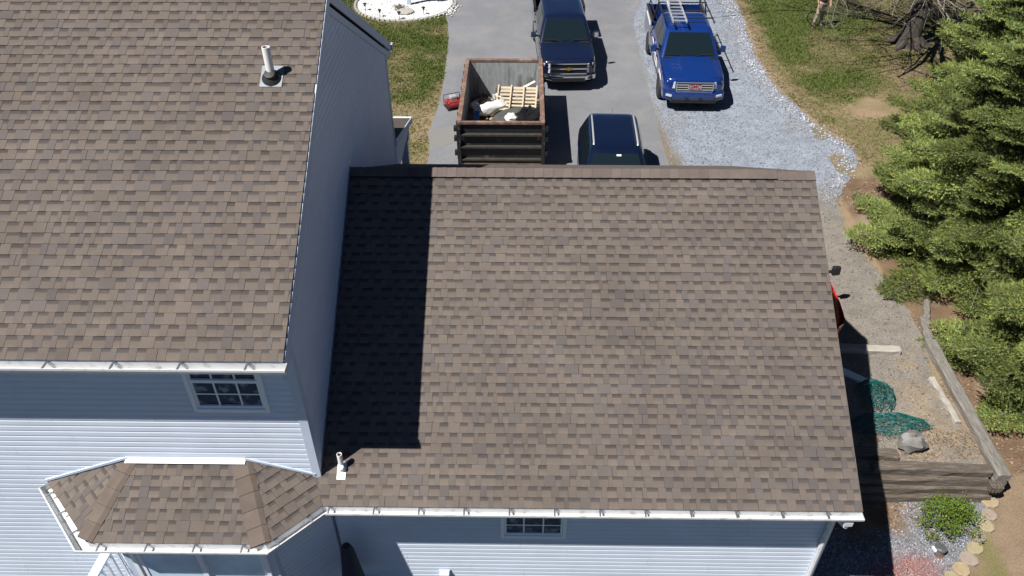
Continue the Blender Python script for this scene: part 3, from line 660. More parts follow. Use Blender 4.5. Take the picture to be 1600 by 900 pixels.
# bay gutters (lip corners are the outer line)
K0, K1, K2, K3 = (-6.62, 6.63), (-5.70, 5.665), (-3.21, 5.665), (-2.60, 6.267)
gutter(house, E0, K0, E1, K1, 2.752, (1, 0), first=.2, step=.42); gutter(house, E1, K1, E2, K2, 2.752, (0, 0), first=.15, step=.62); gutter(house, E2, K2, E3, K3, 2.752, (0, 0), first=.12, step=.5)
# bay walls
B0, B1, B2, B3 = (-6.12, YM), (-5.40, 6.10), (-3.42, 6.10), (-2.72, 6.77)
mb = MB(); mb.hexa([V3(p, -.5) for p in ((-6.10, YM+.1), (-5.38, 6.16), (-3.45, 6.16), (-2.76, YM+.1))], [V3(p, 2.66) for p in ((-6.10, YM+.1), (-5.38, 6.16), (-3.45, 6.16), (-2.76, YM+.1))]); bw = put(mb, 'bay_wall', 'trim', house)
siding(bw, V3(B2, 0), Vector((.70, .67, 0)), Vector((.67, -.70, 0)), .0, 2.64, lambda z: .08, lambda z: .955, (), 9, .013)
siding(bw, V3(B0, 0), Vector((.72, -.64, 0)), Vector((-.64, -.72, 0)), .0, 2.64, lambda z: .0, lambda z: .90, (), 10)
siding(bw, V3(B1, 0), (1, 0, 0), (0, -1, 0), .0, 2.64, lambda z: .07, lambda z: 1.93, [(.12, 1.88, .05, 2.50)], 11)
for bp, n1 in ((B1, .0), (B2, .0)):
    mb = MB(); mb.hexa([V3((bp[0]-.06, bp[1]-.022), -.5), V3((bp[0]+.06, bp[1]-.022), -.5), V3((bp[0]+.08, bp[1]+.05), -.5), V3((bp[0]-.08, bp[1]+.05), -.5)], [V3((bp[0]-.06, bp[1]-.022), 2.65), V3((bp[0]+.06, bp[1]-.022), 2.65), V3((bp[0]+.08, bp[1]+.05), 2.65), V3((bp[0]-.08, bp[1]+.05), 2.65)]); put(mb, 'corner_board', 'trim', house)
mb = MB(); mb.hexa([V3(p, 2.645) for p in (E0, E1, E2, E3, (-2.72, YM))], [V3(p, 2.66) for p in (E0, E1, E2, E3, (-2.72, YM))]); put(mb, 'bay_soffit', 'white', house)
for a, b in ((E0, E1), (E1, E2), (E2, E3)):
    d = (V3(b)-V3(a)).normalized(); nn_ = Vector((d.y, -d.x, 0)); mb = MB(); mb.bar(V3(a, 2.715)-nn_*.012, V3(b, 2.715)-nn_*.012, .022, .11); put(mb, 'fascia', 'white', house)
sl = MB(); x0, x1, y = -5.28, -3.52, 6.085
for a in ((x0-.06, x0, .05, 2.5), (x1, x1+.06, .05, 2.5), (x0, x1, 2.42, 2.5), (x0, x1, .05, .12)): sl.box(a[0], a[1], y-.05, y+.05, a[2], a[3])
sd_ = put(sl, 'sliding_door', 'vinyl', house, bevel=.006)
for a, b, yy in ((x0, (x0+x1)/2+.03, y-.015), ((x0+x1)/2-.03, x1, y+.015)):
    s_ = MB(); w_ = .07
    for q in ((a, a+w_, .12, 2.42), (b-w_, b, .12, 2.42), (a+w_, b-w_, .12, .24), (a+w_, b-w_, 2.33, 2.42)): s_.box(q[0]+.001, q[1]-.001, yy-.014, yy+.014, q[2]+.001, q[3]-.001)
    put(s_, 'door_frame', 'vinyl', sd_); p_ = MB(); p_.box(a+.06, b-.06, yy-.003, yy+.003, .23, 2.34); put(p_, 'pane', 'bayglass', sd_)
# --- vents on the roofs
def vent_pipe(loc, h, r, boot, label, slope, tilt=0):
    t = thing('vent_pipe', label, 'vent pipe', loc, 0, 'plumbing vents on the roofs'); a = math.atan(slope)
    M = Matrix.Rotation(a, 3, 'X'); mb = MB(); mb.lathe([(r*.82, h-.03), (r*.82, h), (r, h), (r, -.02)], n=18); mb.lathe([(r*.8, h-.028), (0, h-.028)], n=18)
    put(mb, 'pipe', 'pvc', t, world=False, smooth=True); mb = MB()
    if boot == 'rubber':
        mb.box(-.15, .15, -.13, .20, .004, .020, M=M); put(mb, 'flashing', 'galv', t, world=False, bevel=.01)
        mb = MB(); mb.lathe([(.125, .0), (.125, .03), (.10, .06), (r+.022, .085), (r+.018, .12), (r+.002, .125)], n=20, M=M); put(mb, 'boot', 'rubber', t, world=False, smooth=True)
    else:
        mb.box(-.062, .062, -.155, .09, .004, .020, M=M); put(mb, 'flashing', 'lead', t, world=False, bevel=.006)
        mb = MB(); mb.lathe([(.058, .0), (.052, .03), (r+.012, .06), (r+.006, .10), (r+.001, .105)], n=16, M=M); put(mb, 'collar', 'lead', t, world=False, smooth=True)
vent_pipe((-3.245, 9.64, MZE+sm*(9.64-MYE)), .43, .052, 'rubber', 'tall white plastic vent pipe in black rubber boot on the house roof', sm)
vent_pipe((-2.425, 6.815, zg(6.815)), .30, .036, 'lead', 'short white vent pipe with pale metal flashing at the low corner of the garage roof', sg)
# dryer vent hood, low on garage wall
t = thing('dryer_vent', 'small pale louvred vent hood low on the rear garage wall', 'vent', (-1.15, 6.75, .47)); mb = MB()
mb.box(-.085, .085, -.02, .0, -.02, .17); mb.hexa([(-.075, -.10, .0), (.075, -.10, .0), (.075, -.02, .0), (-.075, -.02, .0)], [(-.075, -.07, .13), (.075, -.07, .13), (.075, -.02, .15), (-.075, -.02, .15)]); put(mb, 'hood', 'trim', t, world=False, bevel=.006)
mb = MB()
for k in range(3): mb.box(-.065, .065, -.108, -.1, .015+.04*k, .045+.04*k)
put(mb, 'louvre', 'white', t, world=False)
# --- front porch roof end, seen past the house corner
por = MB(); P0, P1 = (15.06, 3.50), (17.52, 2.78); por.hexa([(-8, P0[0], P0[1]-.1), (XG+.02, P0[0], P0[1]-.1), (XG+.02, P1[0], P1[1]-.1), (-8, P1[0], P1[1]-.1)], [(-8, P0[0], P0[1]), (XG+.02, P0[0], P0[1]), (XG+.02, P1[0], P1[1]), (-8, P1[0], P1[1])], 0, (.09, .075, .066)); put(por, 'porch_roof', 'cap_shingle', house)
mb = MB(); mb.hexa([(XG-.03, 15.06, 2.66), (XG, 15.06, 2.66), (XG, 17.2, 2.66), (XG-.03, 17.2, 2.66)], [(XG-.03, 15.06, 3.38), (XG, 15.06, 3.38), (XG, 17.2, 2.76), (XG-.03, 17.2, 2.76)]); put(mb, 'porch_gable', 'siding', house)
mb = MB(); mb.bar((XG+.03, 15.08, 3.44), (XG+.03, 17.55, 2.72), .02, .14); put(mb, 'porch_rake', 'trim', house)
mb = MB(); mb.box(-8, XG+.02, 17.53, 17.64, 2.64, 2.76); put(mb, 'porch_gutter', 'gutter_white', house)
mb = MB(); mb.box(XG-.2, XG-.03, 16.9, 17.07, 0, 2.66); mb.box(XG-.24, XG+.01, 16.86, 17.11, 0, .16); mb.box(XG-.24, XG+.01, 16.86, 17.11, 2.5, 2.66); put(mb, 'porch_column', 'trim', house)
# ------------------------------------------------------------------ vehicles (local frame: nose at y=0, rear at +y)
def loft(mb, st, mi=0, cap=(True, True)):
    rings = []
    for y, half in st:
        ring = [(-x, y, z) for x, z in half]+[(x, y, z) for x, z in half[::-1] if x > 1e-6]; rings.append(ring)
    n = len(rings[0]); o = len(mb.v)
    for r in rings: mb.v.extend(r)
    for i in range(len(rings)-1):
        for k in range(n-1): mb.f.append([o+i*n+k, o+(i+1)*n+k, o+(i+1)*n+k+1, o+i*n+k+1]); mb.m.append(mi); mb.c.append(None)
    if cap[0]: mb.f.append([o+k for k in range(n)]); mb.m.append(mi); mb.c.append(None)
    if cap[1]: mb.f.append([o+(len(rings)-1)*n+k for k in range(n)][::-1]); mb.m.append(mi); mb.c.append(None)
def rring(y0, y1, hw, z, r=.22, n=6, squ=1.0):
    pts = []
    for cx, cy, a0 in ((hw-r, y1-r, 0), (-hw+r, y1-r, 90), (-hw+r, y0+r, 180), (hw-r, y0+r, 270)):
        for k in range(n+1):
            t = R_(a0+90*k/n); pts.append((cx+r*math.cos(t), cy+r*math.sin(t), z))
    return pts
def layers(mb, L):
    n = len(L[0]); o = len(mb.v)
    for r in L: mb.v.extend(r)
    for i in range(len(L)-1):
        for k in range(n): mb.f.append([o+i*n+k, o+i*n+(k+1) % n, o+(i+1)*n+(k+1) % n, o+(i+1)*n+k]); mb.m.append(0); mb.c.append(None)
    mb.f.append([o+(len(L)-1)*n+k for k in range(n)]); mb.m.append(0); mb.c.append(None)
def pane(root, name, pts, mat, t=.006):
    pts = [Vector(p) for p in pts]; nrm = (pts[1]-pts[0]).cross(pts[2]-pts[1]).normalized(); mb = MB()
    mb.hexa([p-nrm*.01 for p in pts], [p+nrm*t for p in pts]); return put(mb, name, mat, root, world=False)
def wheel(root, x, y, r=.39, w=.27):
    s = 1 if x > 0 else -1; M = Matrix.Rotation(R_(90), 3, 'Y'); mb = MB()
    mb.lathe([(r*.62, -w/2), (r*.93, -w/2), (r, -w/2+.04), (r, w/2-.04), (r*.93, w/2), (r*.62, w/2)], (x, y, r), 28, M=M); wh = put(mb, 'wheel', 'rubber', root, world=False, smooth=True)
    mb = MB(); mb.lathe([(r*.62, w/2-.01), (r*.6, w/2-.05), (r*.2, w/2-.03), (.001, w/2-.02)] if s > 0 else [(r*.62, -w/2+.01), (r*.6, -w/2+.05), (r*.2, -w/2+.03), (.001, -w/2+.02)], (x, y, r), 20, M=M)
    for k in range(6):
        a = k*math.pi/3; p = Vector((x+s*(w/2-.03), y+math.cos(a)*r*.15, r+math.sin(a)*r*.15)); q = Vector((x+s*(w/2-.02), y+math.cos(a)*r*.6, r+math.sin(a)*r*.6)); mb.bar(p, q, .06, .03, up=(1, 0, 0))
    put(mb, 'rim', 'silver', wh, world=False, smooth=True)
def arch(y, ws, zb, R):
    z = zb
    for yc in ws:
        if abs(y-yc) < R: z = max(z, .36+math.sqrt(R*R-(y-yc)**2))
    return z
def stations(ys, ws, zb, R, hw, top, tuck=.10, edge=.13):
    out = []
    for y in ys:
        b = arch(y, ws, zb, R); h = hw(y); t = top(y); Z = lambda z: max(z, b+.002)
        out.append((y, [(h-.10, b), (h-.015, Z(b+.05)), (h, Z(.62)), (h, Z(.82)), (h-.03, Z(t-.12)), (h-tuck*.6, Z(t-.045)), (h-edge, t-.008), (h*.62, t+.012), (h*.3, t+.024), (0, t+.028)]))
    return out
def ysamp(ws, R, L, extra=()):
    s = {0., L, *extra}
    for yc in ws:
        for k in range(13): s.add(round(yc-R+2*R*k/12, 3))
    y = .25
    while y < L: s.add(round(y, 3)); y += .35
    return sorted(q for q in s if 0 <= q <= L)
def interp(tab): xs = [a for a, b in tab]; zs = [b for a, b in tab]; return lambda y: float(np.interp(y, xs, zs))
def mirror(root, s, y, z, hw, mat, hat='blackmetal'):
    mb = MB(); mb.bar((s*(hw-.06), y, z-.04), (s*(hw+.10), y-.01, z), .05, .05); m = MB()
    m.hexa([(s*(hw+.08), y-.09, z-.09), (s*(hw+.27), y-.05, z-.09), (s*(hw+.27), y+.05, z-.09), (s*(hw+.08), y+.05, z-.09)], [(s*(hw+.08), y-.08, z+.12), (s*(hw+.26), y-.04, z+.12), (s*(hw+.26), y+.05, z+.12), (s*(hw+.08), y+.05, z+.12)])
    o = put(m, 'side_mirror', mat, root, world=False, bevel=.03); put(mb, 'mirror_arm', 'blackmetal', o, world=False)
def glass_quads(root, lo, hi, pfx=.0, mat='glass', side_splits=(), rear=True):
    """lo, hi: (y0, y1, hw, z) of the belt and roof rings"""
    (a0, a1, ah, az), (b0, b1, bh, bz) = lo, hi
    def S(t, e): return (a0+(b0-a0)*t, a1+(b1-a1)*t, ah+(bh-ah)*t, az+(bz-az)*t)
    t0, t1 = .06, .95; L0, L1 = S(t0, 0), S(t1, 0); i = .11
    pane(root, 'windscreen', [(-L0[2]+i, L0[0], L0[3]), (L0[2]-i, L0[0], L0[3]), (L1[2]-i, L1[0], L1[3]), (-L1[2]+i, L1[0], L1[3])], mat)
    if rear: pane(root, 'rear_window', [(L0[2]-i*1.6, L0[1], L0[3]), (-L0[2]+i*1.6, L0[1], L0[3]), (-L1[2]+i*1.6, L1[1], L1[3]), (L1[2]-i*1.6, L1[1], L1[3])], mat)
    t0, t1 = .10, .90; L0, L1 = S(t0, 0), S(t1, 0)
    ys = [0]+list(side_splits)+[1]
    for s in (-1, 1):
        for u, w in zip(ys[:-1], ys[1:]):
            f = lambda L, q: L[0]+.20+(L[1]-L[0]-.38)*q
            u2, w2 = u+.012, w-.012
            q = [(s*L0[2], f(L0, u2), L0[3]), (s*L0[2], f(L0, w2), L0[3]), (s*L1[2], f(L1, w2), L1[3]), (s*L1[2], f(L1, u2), L1[3])]
            pane(root, 'side_window', q if s > 0 else q[::-1], mat)
def text_mesh(root, body, size, loc, rot, mat, depth=.01):
    cu = bpy.data.curves.new('letters', 'FONT'); cu.body = body; cu.size = size; cu.extrude = depth; cu.align_x = 'CENTER'; cu.align_y = 'CENTER'; cu.offset = .004
    tmp = bpy.data.objects.new('letters', cu); COL.objects.link(tmp); bpy.context.view_layer.update()
    me = bpy.data.meshes.new_from_object(tmp.evaluated_get(bpy.context.evaluated_depsgraph_get())); bpy.data.objects.remove(tmp); me.materials.clear(); me.materials.append(MATS[mat])
    o = link('letters', me, root); o.location = loc; o.rotation_euler = rot; return o
def pickup(label, loc, rz, paint, style, scale=1, cabl=2.55, L=5.85):
    t = thing('pickup_truck', label, 'pickup truck', loc, rz, 'vehicles parked at the house', scale); ws = (.98, 4.62); R = .48; yb = 1.42+cabl+.05
    hw = interp([(0, .80), (.06, .88), (.16, .945), (.4, .985), (1, 1.0), (5, 1.0), (5.85, .98)]); top = interp([(0, 1.0), (.05, 1.065), (.15, 1.10), (.8, 1.15), (1.45, 1.19), (2, 1.2), (6, 1.2)])
    mb = MB(); loft(mb, stations(ysamp(ws, R, yb, (.03, .06, .1, .16)), ws, .42, R, hw, top)); put(mb, 'body', paint, t, world=False, smooth=True)
    mb = MB(); mb.box(-.62, .62, .1, L-.1, .30, .70); put(mb, 'chassis', 'dark', t, world=False)
    lo = (1.42, 1.42+cabl, .95, 1.19); hi = (2.13, 1.42+cabl-.22, .755, 1.79)
    mb = MB(); layers(mb, [rring(lo[0], lo[1], lo[2], lo[3]-.02, .1), rring(*hi[:3], hi[3], .12), rring(hi[0]+.07, hi[1]-.06, hi[2]-.05, hi[3]+.055, .16), rring(hi[0]+.2, hi[1]-.18, hi[2]-.2, hi[3]+.078, .16), rring(hi[0]+.5, hi[1]-.45, hi[2]-.45, hi[3]+.088, .1)])
    put(mb, 'cab', paint, t, world=False, smooth=True); glass_quads(t, lo, hi, side_splits=(.52,))
    # hood creases, wipers
    for s in (-1, 1):
        mb = MB(); mb.bar((s*.47, .14, 1.112), (s*.60, 1.36, 1.203), .05, .018); put(mb, 'hood_crease', paint, t, world=False, bevel=.008)
        mb = MB(); mb.tube([(s*.12, 1.40, 1.215), (s*.35, 1.47, 1.255), (s*.74+(-.05), 1.50, 1.27)], .012, 5); put(mb, 'wiper', 'dark', t, world=False)
        mirror(t, s, 1.92, 1.27, .97, 'chrome' if style == 'a' else paint)
        wheel(t, s*.87, ws[0]); wheel(t, s*.87, ws[1])
    mb = MB(); mb.box(-.86, .86, 1.33, 1.47, 1.16, 1.203); put(mb, 'cowl', 'dark', t, world=False)
    for s in (-1, 1):      # shut lines of bonnet and doors
        mb = MB()
        for a, b in ((.2, .7), (.7, 1.38)): mb.bar((s*(hw(a)-.125), a, top(a)-.004), (s*(hw(b)-.125), b, top(b)-.004), .012, .014)
        for y in (1.62, 1.62+cabl*.45, 1.42+cabl-.12): mb.bar((s*1.0, y, .55), (s*(1.0-.03), y, 1.08), .012, .012)
        mb.bar((s*1.003, 1.62, .60), (s*1.003, 1.3+cabl, .60), .01, .02); put(mb, 'panel_gap', 'dark', t, world=False)
    mb = MB(); mb.bar((-.80, .10, top(.1)+.006), (.80, .10, top(.1)+.006), .012, .016); put(mb, 'panel_gap', 'dark', t, world=False)
    # bed
    mb = MB(); ys = [y for y in ysamp(ws, R, L) if y >= yb+.02]; ys = [yb+.02]+ys
    for s in (-1, 1):
        for a, b in zip(ys[:-1], ys[1:]):
            za, zb_ = arch(a, ws, .5, R), arch(b, ws, .5, R); xo = s*1.0; xi = s*.90
            P = [(xo, a, za), (xo, b, zb_), (xo, b, 1.36), (xo, a, 1.36), (xi, a, 1.36), (xi, b, 1.36), (xi, b, .72), (xi, a, .72)]
            mb.add(P, [[0, 1, 2, 3] if s > 0 else [3, 2, 1, 0], [3, 2, 5, 4] if s > 0 else [4, 5, 2, 3], [4, 5, 6, 7] if s > 0 else [7, 6, 5, 4]])
    mb.box(-.98, .98, L-.06, L, .55, 1.35); mb.box(-.92, .92, yb+.02, yb+.07, .7, 1.35); bed = put(mb, 'bed', paint, t, world=False)
    mb = MB(); mb.box(-.9, .9, yb+.07, L-.06, .68, .74)
    for k in range(9): mb.box(-.8+.19*k, -.72+.19*k, yb+.08, L-.07, .74, .752)
    put(mb, 'bed_floor', 'dark', bed, world=False)
    for s in (-1, 1):
        mb = MB(); mb.box(s*.95-.05, s*.95+.05, yb+.03, L-.01, 1.36, 1.375); put(mb, 'bed_rail', 'blackmetal', bed, world=False)
        mb = MB(); mb.box(s*.97-.03, s*.97+.03, L-.02, L+.015, .85, 1.3); put(mb, 'tail_light', 'tail', t, world=False)
        for q in (.36, .68): mb = MB(); yy = 1.7+cabl*q; mb.box(s*1.0-.012, s*1.0+.02, yy, yy+.2, 1.02, 1.05); put(mb, 'door_handle', 'chrome' if style == 'a' else paint, t, world=False)
    mb = MB(); mb.box(-.95, .95, L, L+.14, .5, .72); put(mb, 'rear_bumper', 'chrome', t, world=False, bevel=.03)
    if style == 'a':
        mb = MB(); mb.box(-.60, .60, -.035, .06, .66, 1.0); g = put(mb, 'grille', 'dark', t, world=False)
        for z0, z1 in ((.985, 1.035), (.80, .86), (.625, .68)): mb = MB(); mb.box(-.63, .63, -.065, .02, z0, z1); put(mb, 'grille_bar', 'chrome', g, world=False, bevel=.012)
        mb = MB()
        for k in range(5): mb.box(-.6, .6, -.045, 0, .70+.02*k-.003, .70+.02*k+.003); mb.box(-.6, .6, -.045, 0, .88+.022*k-.003, .88+.022*k+.003)
        put(mb, 'grille_mesh', 'blackmetal', g, world=False)
        mb = MB(); e = [(-.15, .80), (-.11, .865), (-.04, .865), (-.04, .885), (.05, .885), (.05, .865), (.15, .865), (.11, .80), (.04, .80), (.04, .775), (-.05, .775), (-.05, .80)]
        mb.hexa([(x, -.068, z) for x, z in e], [(x, -.085, z) for x, z in e]); put(mb, 'emblem', 'gold', g, world=False)
        for s in (-1, 1):
            for z0, z1 in ((.85, 1.0), (.67, .835)):
                mb = MB(); mb.hexa([(s*.64, -.03, z0), (s*.86, .05, z0), (s*.86, .2, z0), (s*.64, .1, z0)], [(s*.64, -.02, z1), (s*.87, .07, z1), (s*.87, .22, z1), (s*.64, .1, z1)]); put(mb, 'headlight', 'headlight', t, world=False, bevel=.012)
        mb = MB()
        mb.hexa([(-.95, .02, .44), (-.55, -.12, .42), (.55, -.12, .42), (.95, .02, .44), (.95, .3, .44), (-.95, .3, .44)], [(-.96, .0, .63), (-.58, -.14, .61), (.58, -.14, .61), (.96, .0, .63), (.96, .3, .64), (-.96, .3, .64)]); bp = put(mb, 'front_bumper', 'chrome', t, world=False, bevel=.025)
        mb = MB(); mb.box(-.58, .58, -.15, -.05, .40, .52); put(mb, 'air_intake', 'dark', bp, world=False)
        for s in (-1, 1): mb = MB(); mb.box(s*.76-.09, s*.76+.09, -.085, .0, .47, .56); put(mb, 'fog_light', 'dark', bp, world=False)
    else:
        mb = MB(); mb.box(-.56, .56, -.05, .06, .68, 1.0); g = put(mb, 'grille', 'dark', t, world=False, bevel=.02)
        for a in ((-.59, .59, .97, 1.01), (-.57, .57, .665, .70), (-.59, -.555, .70, .97), (.555, .59, .70, .97)): mb = MB(); mb.box(a[0], a[1], -.07, 0, a[2], a[3]); put(mb, 'grille_frame', 'chrome', g, world=False, bevel=.01)
        for z0 in (.745, .825, .905): mb = MB(); mb.box(-.55, .55, -.062, 0, z0-.012, z0+.012); put(mb, 'grille_bar', 'silver', g, world=False)
        mb = MB(); mb.box(-.215, .215, -.072, -.05, .775, .925); put(mb, 'badge_plate', 'chrome', g, world=False)
        text_mesh(g, 'GMC', .17, (0, -.076, .85), (R_(90), 0, 0), 'redletter')
        for s in (-1, 1):
            mb = MB(); mb.hexa([(s*.61, -.03, .76), (s*.87, .06, .76), (s*.90, .28, .80), (s*.61, .12, .8)], [(s*.61, -.02, .99), (s*.86, .07, .99), (s*.90, .30, .99), (s*.61, .12, 1.0)]); put(mb, 'headlight', 'headlight', t, world=False, bevel=.015)
        mb = MB(); mb.hexa([(-.97, .03, .40), (-.6, -.13, .36), (.6, -.13, .36), (.97, .03, .40), (.97, .35, .42), (-.97, .35, .42)], [(-.97, .0, .66), (-.6, -.13, .66), (.6, -.13, .66), (.97, .0, .66), (.97, .3, .68), (-.97, .3, .68)]); bp = put(mb, 'front_bumper', paint, t, world=False, bevel=.03)
        mb = MB(); mb.box(-.72, .72, -.155, -.05, .33, .46); put(mb, 'air_intake', 'dark', bp, world=False, bevel=.015)
        for s in (-1, 1):
            mb = MB(); mb.bar((s*.70, -.105, .56), (s*.88, -.045, .575), .05, .06); put(mb, 'fog_light', 'headlight', bp, world=False)
            mb = MB(); mb.bar((s*.22, -.165, .46), (s*.22, -.14, .46), .12, .07); put(mb, 'tow_hook', 'dark', bp, world=False)
    mb = MB(); mb.quad([(.46, 1.60, 1.315), (.58, 1.60, 1.315), (.58, 1.655, 1.365), (.46, 1.655, 1.365)]); mb.v = [(x, y-.012, z+.012) for x, y, z in mb.v]; put(mb, 'sticker', 'decal', t, world=False)
    mb = MB(); mb.tube([(.62, .9, 1.16), (.63, .92, 1.75)], .006, 5); put(mb, 'antenna', 'dark', t, world=False)
    return t
pickup('dark navy pickup with chrome grille and gold emblem parked behind the dumpster', (1.52, 24.93, .014), R_(2.4), 'paint_navy', 'a', .95, 2.95, 6.2)
gmc = pickup('bright blue pickup with roof rack carrying a ladder, parked on gravel', (5.43, 23.5, .012), R_(-1.2), 'paint_blue', 'g', 1.0)
# white marks along the near side of the blue pickup
for y0, y1, z0, z1 in ((.55, 1.15, .80, .93), (1.75, 2.35, .70, .98), (2.5, 2.9, .86, 1.0), (4.35, 5.5, 1.14, 1.24), (2.95, 3.35, 1.03, 1.12)):
    mb = MB(); mb.hexa([(-1.012, y0, z0), (-1.012, y1, z0+.02), (-1.002, y1, z0+.02), (-1.002, y0, z0)], [(-1.012, y0+.1, z1), (-1.012, y1, z1), (-1.002, y1, z1), (-1.002, y0+.1, z1)]); put(mb, 'door_lettering', 'decal', gmc, world=False)
rk = MB(); zr = 2.02
for s in (-1, 1): rk.tube([(s*.80, 2.25, zr), (s*.80, 5.75, zr)], .024, 6)
for y in (2.6, 3.25, 4.05, 4.9, 5.7): rk.tube([(-.82, y, zr+.03), (.82, y, zr+.03)], .022, 6)
for s in (-1, 1):
    for y in (4.2, 5.65): rk.tube([(s*.93, y, 1.37), (s*.80, y, zr)], .024, 6)
    rk.tube([(s*.90, 5.65, 1.6), (s*.90, 4.2, 1.6)], .018, 6)
put(rk, 'ladder_rack', 'blackmetal', gmc, world=False)
def ladder_section(t, y0, y1, w, z, x, nm):
    mb = MB()
    for s in (-1, 1): mb.box(x+s*w/2-.018, x+s*w/2+.018, y0, y1, z-.04, z+.04)
    s_ = put(mb, nm, 'alum', t, world=False); n = int((y1-y0)/.3)
    for k in range(n):
        m = MB(); yy = y0+.12+.3*k; m.box(x-w/2+.015, x+w/2-.015, yy-.022, yy+.022, z-.016, z+.016); put(m, 'rung', 'alum', s_, world=False)
ld = thing('extension_ladder', 'aluminium extension ladder lying along the rack of the blue pickup', 'ladder', (5.43, 23.5, .012), R_(-1.2))
ladder_section(ld, 2.05, 5.2, .44, zr+.10, -.36, 'base_section'); ladder_section(ld, 3.35, 6.5, .38, zr+.185, -.36, 'fly_section')
def car(label, loc, rz, paint, name, cat, L, hwm, hood, zt, lo, hi, splits, rails, ws, scale=1, bz=.98):
    t = thing(name, label, cat, loc, rz, 'vehicles parked at the house', scale); R = .40
    hw = interp([(0, hwm*.72), (.08, hwm*.84), (.3, hwm*.95), (.8, hwm), (L-.8, hwm), (L-.15, hwm*.94), (L, hwm*.84)]); top = interp([(0, .70), (.06, .78), (.2, hood-.12), (lo[0]+.1, hood), (lo[0]+.3, bz), (L-.5, bz+.04), (L-.1, bz-.0), (L, bz-.12)])
    mb = MB(); loft(mb, stations(ysamp(ws, R, L, (.04, .08, .14, .22, L-.05, L-.12)), ws, .28, R, hw, top, .12, .15)); put(mb, 'body', paint, t, world=False, smooth=True)
    mb = MB(); mb.box(-.5, .5, .15, L-.15, .2, .6); put(mb, 'chassis', 'dark', t, world=False)
    mb = MB(); layers(mb, [rring(lo[0], lo[1], lo[2], lo[3]-.03, .16), rring(hi[0], hi[1], hi[2], hi[3], .22), rring(hi[0]+.1, hi[1]-.08, hi[2]-.05, hi[3]+.04, .24), rring(hi[0]+.3, hi[1]-.22, hi[2]-.2, hi[3]+.06, .22), rring(hi[0]+.6, hi[1]-.6, hi[2]-.42, hi[3]+.068, .1)])
    put(mb, 'cabin', paint, t, world=False, smooth=True); glass_quads(t, lo, hi, side_splits=splits)
    for s in (-1, 1):
        wheel(t, s*(hwm-.13), ws[0], .34, .22); wheel(t, s*(hwm-.13), ws[1], .34, .22); mirror(t, s, lo[0]+.55, 1.02, hwm-.06, 'blackmetal' if not rails else paint)
        mb = MB(); mb.hexa([(s*.42, .02, .60), (s*.66, .1, .60), (s*.76, .42, .66), (s*.5, .2, .66)], [(s*.42, .06, .70), (s*.68, .14, .72), (s*.80, .5, .78), (s*.5, .24, .74)]); put(mb, 'headlight', 'headlight', t, world=False, bevel=.02)
        mb = MB(); mb.hexa([(s*(hwm-.1), L-.14, .72), (s*(hwm-.02), L-.34, .72), (s*(hwm-.02), L-.5, .76), (s*(hwm-.14), L-.1, .76)], [(s*(hwm-.12), L-.14, .96), (s*(hwm-.05), L-.34, .96), (s*(hwm-.06), L-.5, .92), (s*(hwm-.2), L-.1, .92)]); put(mb, 'tail_light', 'tail', t, world=False, bevel=.01)
        if rails:
            mb = MB(); a, b = hi[0]+.28, hi[1]-.22; x = s*(hi[2]-.09); mb.tube([(x, a, hi[3]+.03), (x, a+.07, hi[3]+.085), (x, (a+b)/2, hi[3]+.10), (x, b-.07, hi[3]+.085), (x, b, hi[3]+.03)], .026, 8); put(mb, 'roof_rail', 'silver', t, world=False, smooth=True)
        for q in (.35, .62): mb = MB(); yy = lo[0]+(lo[1]-lo[0])*q; mb.box(s*hwm-.014, s*hwm+.016, yy, yy+.18, .86, .885); put(mb, 'door_handle', paint, t, world=False)
    mb = MB(); mb.box(-.38, .38, -.01, .08, .48, .66); put(mb, 'grille', 'dark', t, world=False, bevel=.015)
    mb = MB(); mb.tube([(0, hi[1]-.25, hi[3]+.05), (0, hi[1]-.1, hi[3]+.20)], .005, 5); put(mb, 'antenna', 'dark', t, world=False)
    mb = MB(); c = Vector((.06, (lo[0]+hi[0])/2+.36, (lo[3]+hi[3])/2+.22)); mb.quad([c+Vector(p) for p in ((-.06, -.035, .02), (.06, -.035, .02), (.06, .0, .05), (-.06, .0, .05))]); put(mb, 'sticker', 'decal', t, world=False)
    return t
car('dark blue estate with silver roof rails parked close to the garage', (2.38, 16.15, .014), R_(-1.5), 'paint_dark', 'parked_car', 'car', 4.6, .91, .98, 1.5, (1.0, 4.42, .86, .98), (1.92, 4.05, .66, 1.56), (.36, .70), True, (.85, 3.6))
car('red car mostly hidden behind the right edge of the garage roof', (5.93, 12.25, .008), R_(0), 'paint_red', 'parked_car', 'car', 4.4, .88, .93, 1.4, (1.05, 4.0, .82, .93), (1.85, 3.5, .60, 1.36), (.45,), False, (.82, 3.42), bz=.92)

# ------------------------------------------------------------------ dumpster and what lies in it
DX0, DX1, DY0, DY1, DZ0, DZ1 = -1.80, .63, 19.74, 24.02, .20, 1.46
dp = thing('dumpster', 'open black roll-off dumpster with rusty rim on the driveway', 'dumpster', (-.585, 21.9, .014)); T = .06
mb = MB(); mb.box(DX0, DX1, DY0, DY1, DZ0, DZ0+.06); put(mb, 'floor', 'dump_floor', dp)
mb = MB(); mb.box(DX0+.03, DX0+.03+T, DY0+.05, DY1-.05, DZ0+.06, DZ1); put(mb, 'side_wall', 'dump_in', dp)
mb = MB(); mb.box(DX1-.03-T, DX1-.03, DY0+.05, DY1-.05, DZ0+.06, DZ1); put(mb, 'side_wall', 'dump_in', dp)
mb = MB(); mb.box(DX0+.09, DX1-.09, DY1-.05-T, DY1-.05, DZ0+.06, DZ1); put(mb, 'end_wall', 'dump_in', dp)
mb = MB(); mb.box(DX0+.03, DX1-.03, DY0+.06, DY0+.06+.03, DZ0+.06, DZ1); dr = put(mb, 'tailgate', 'dump_black', dp)
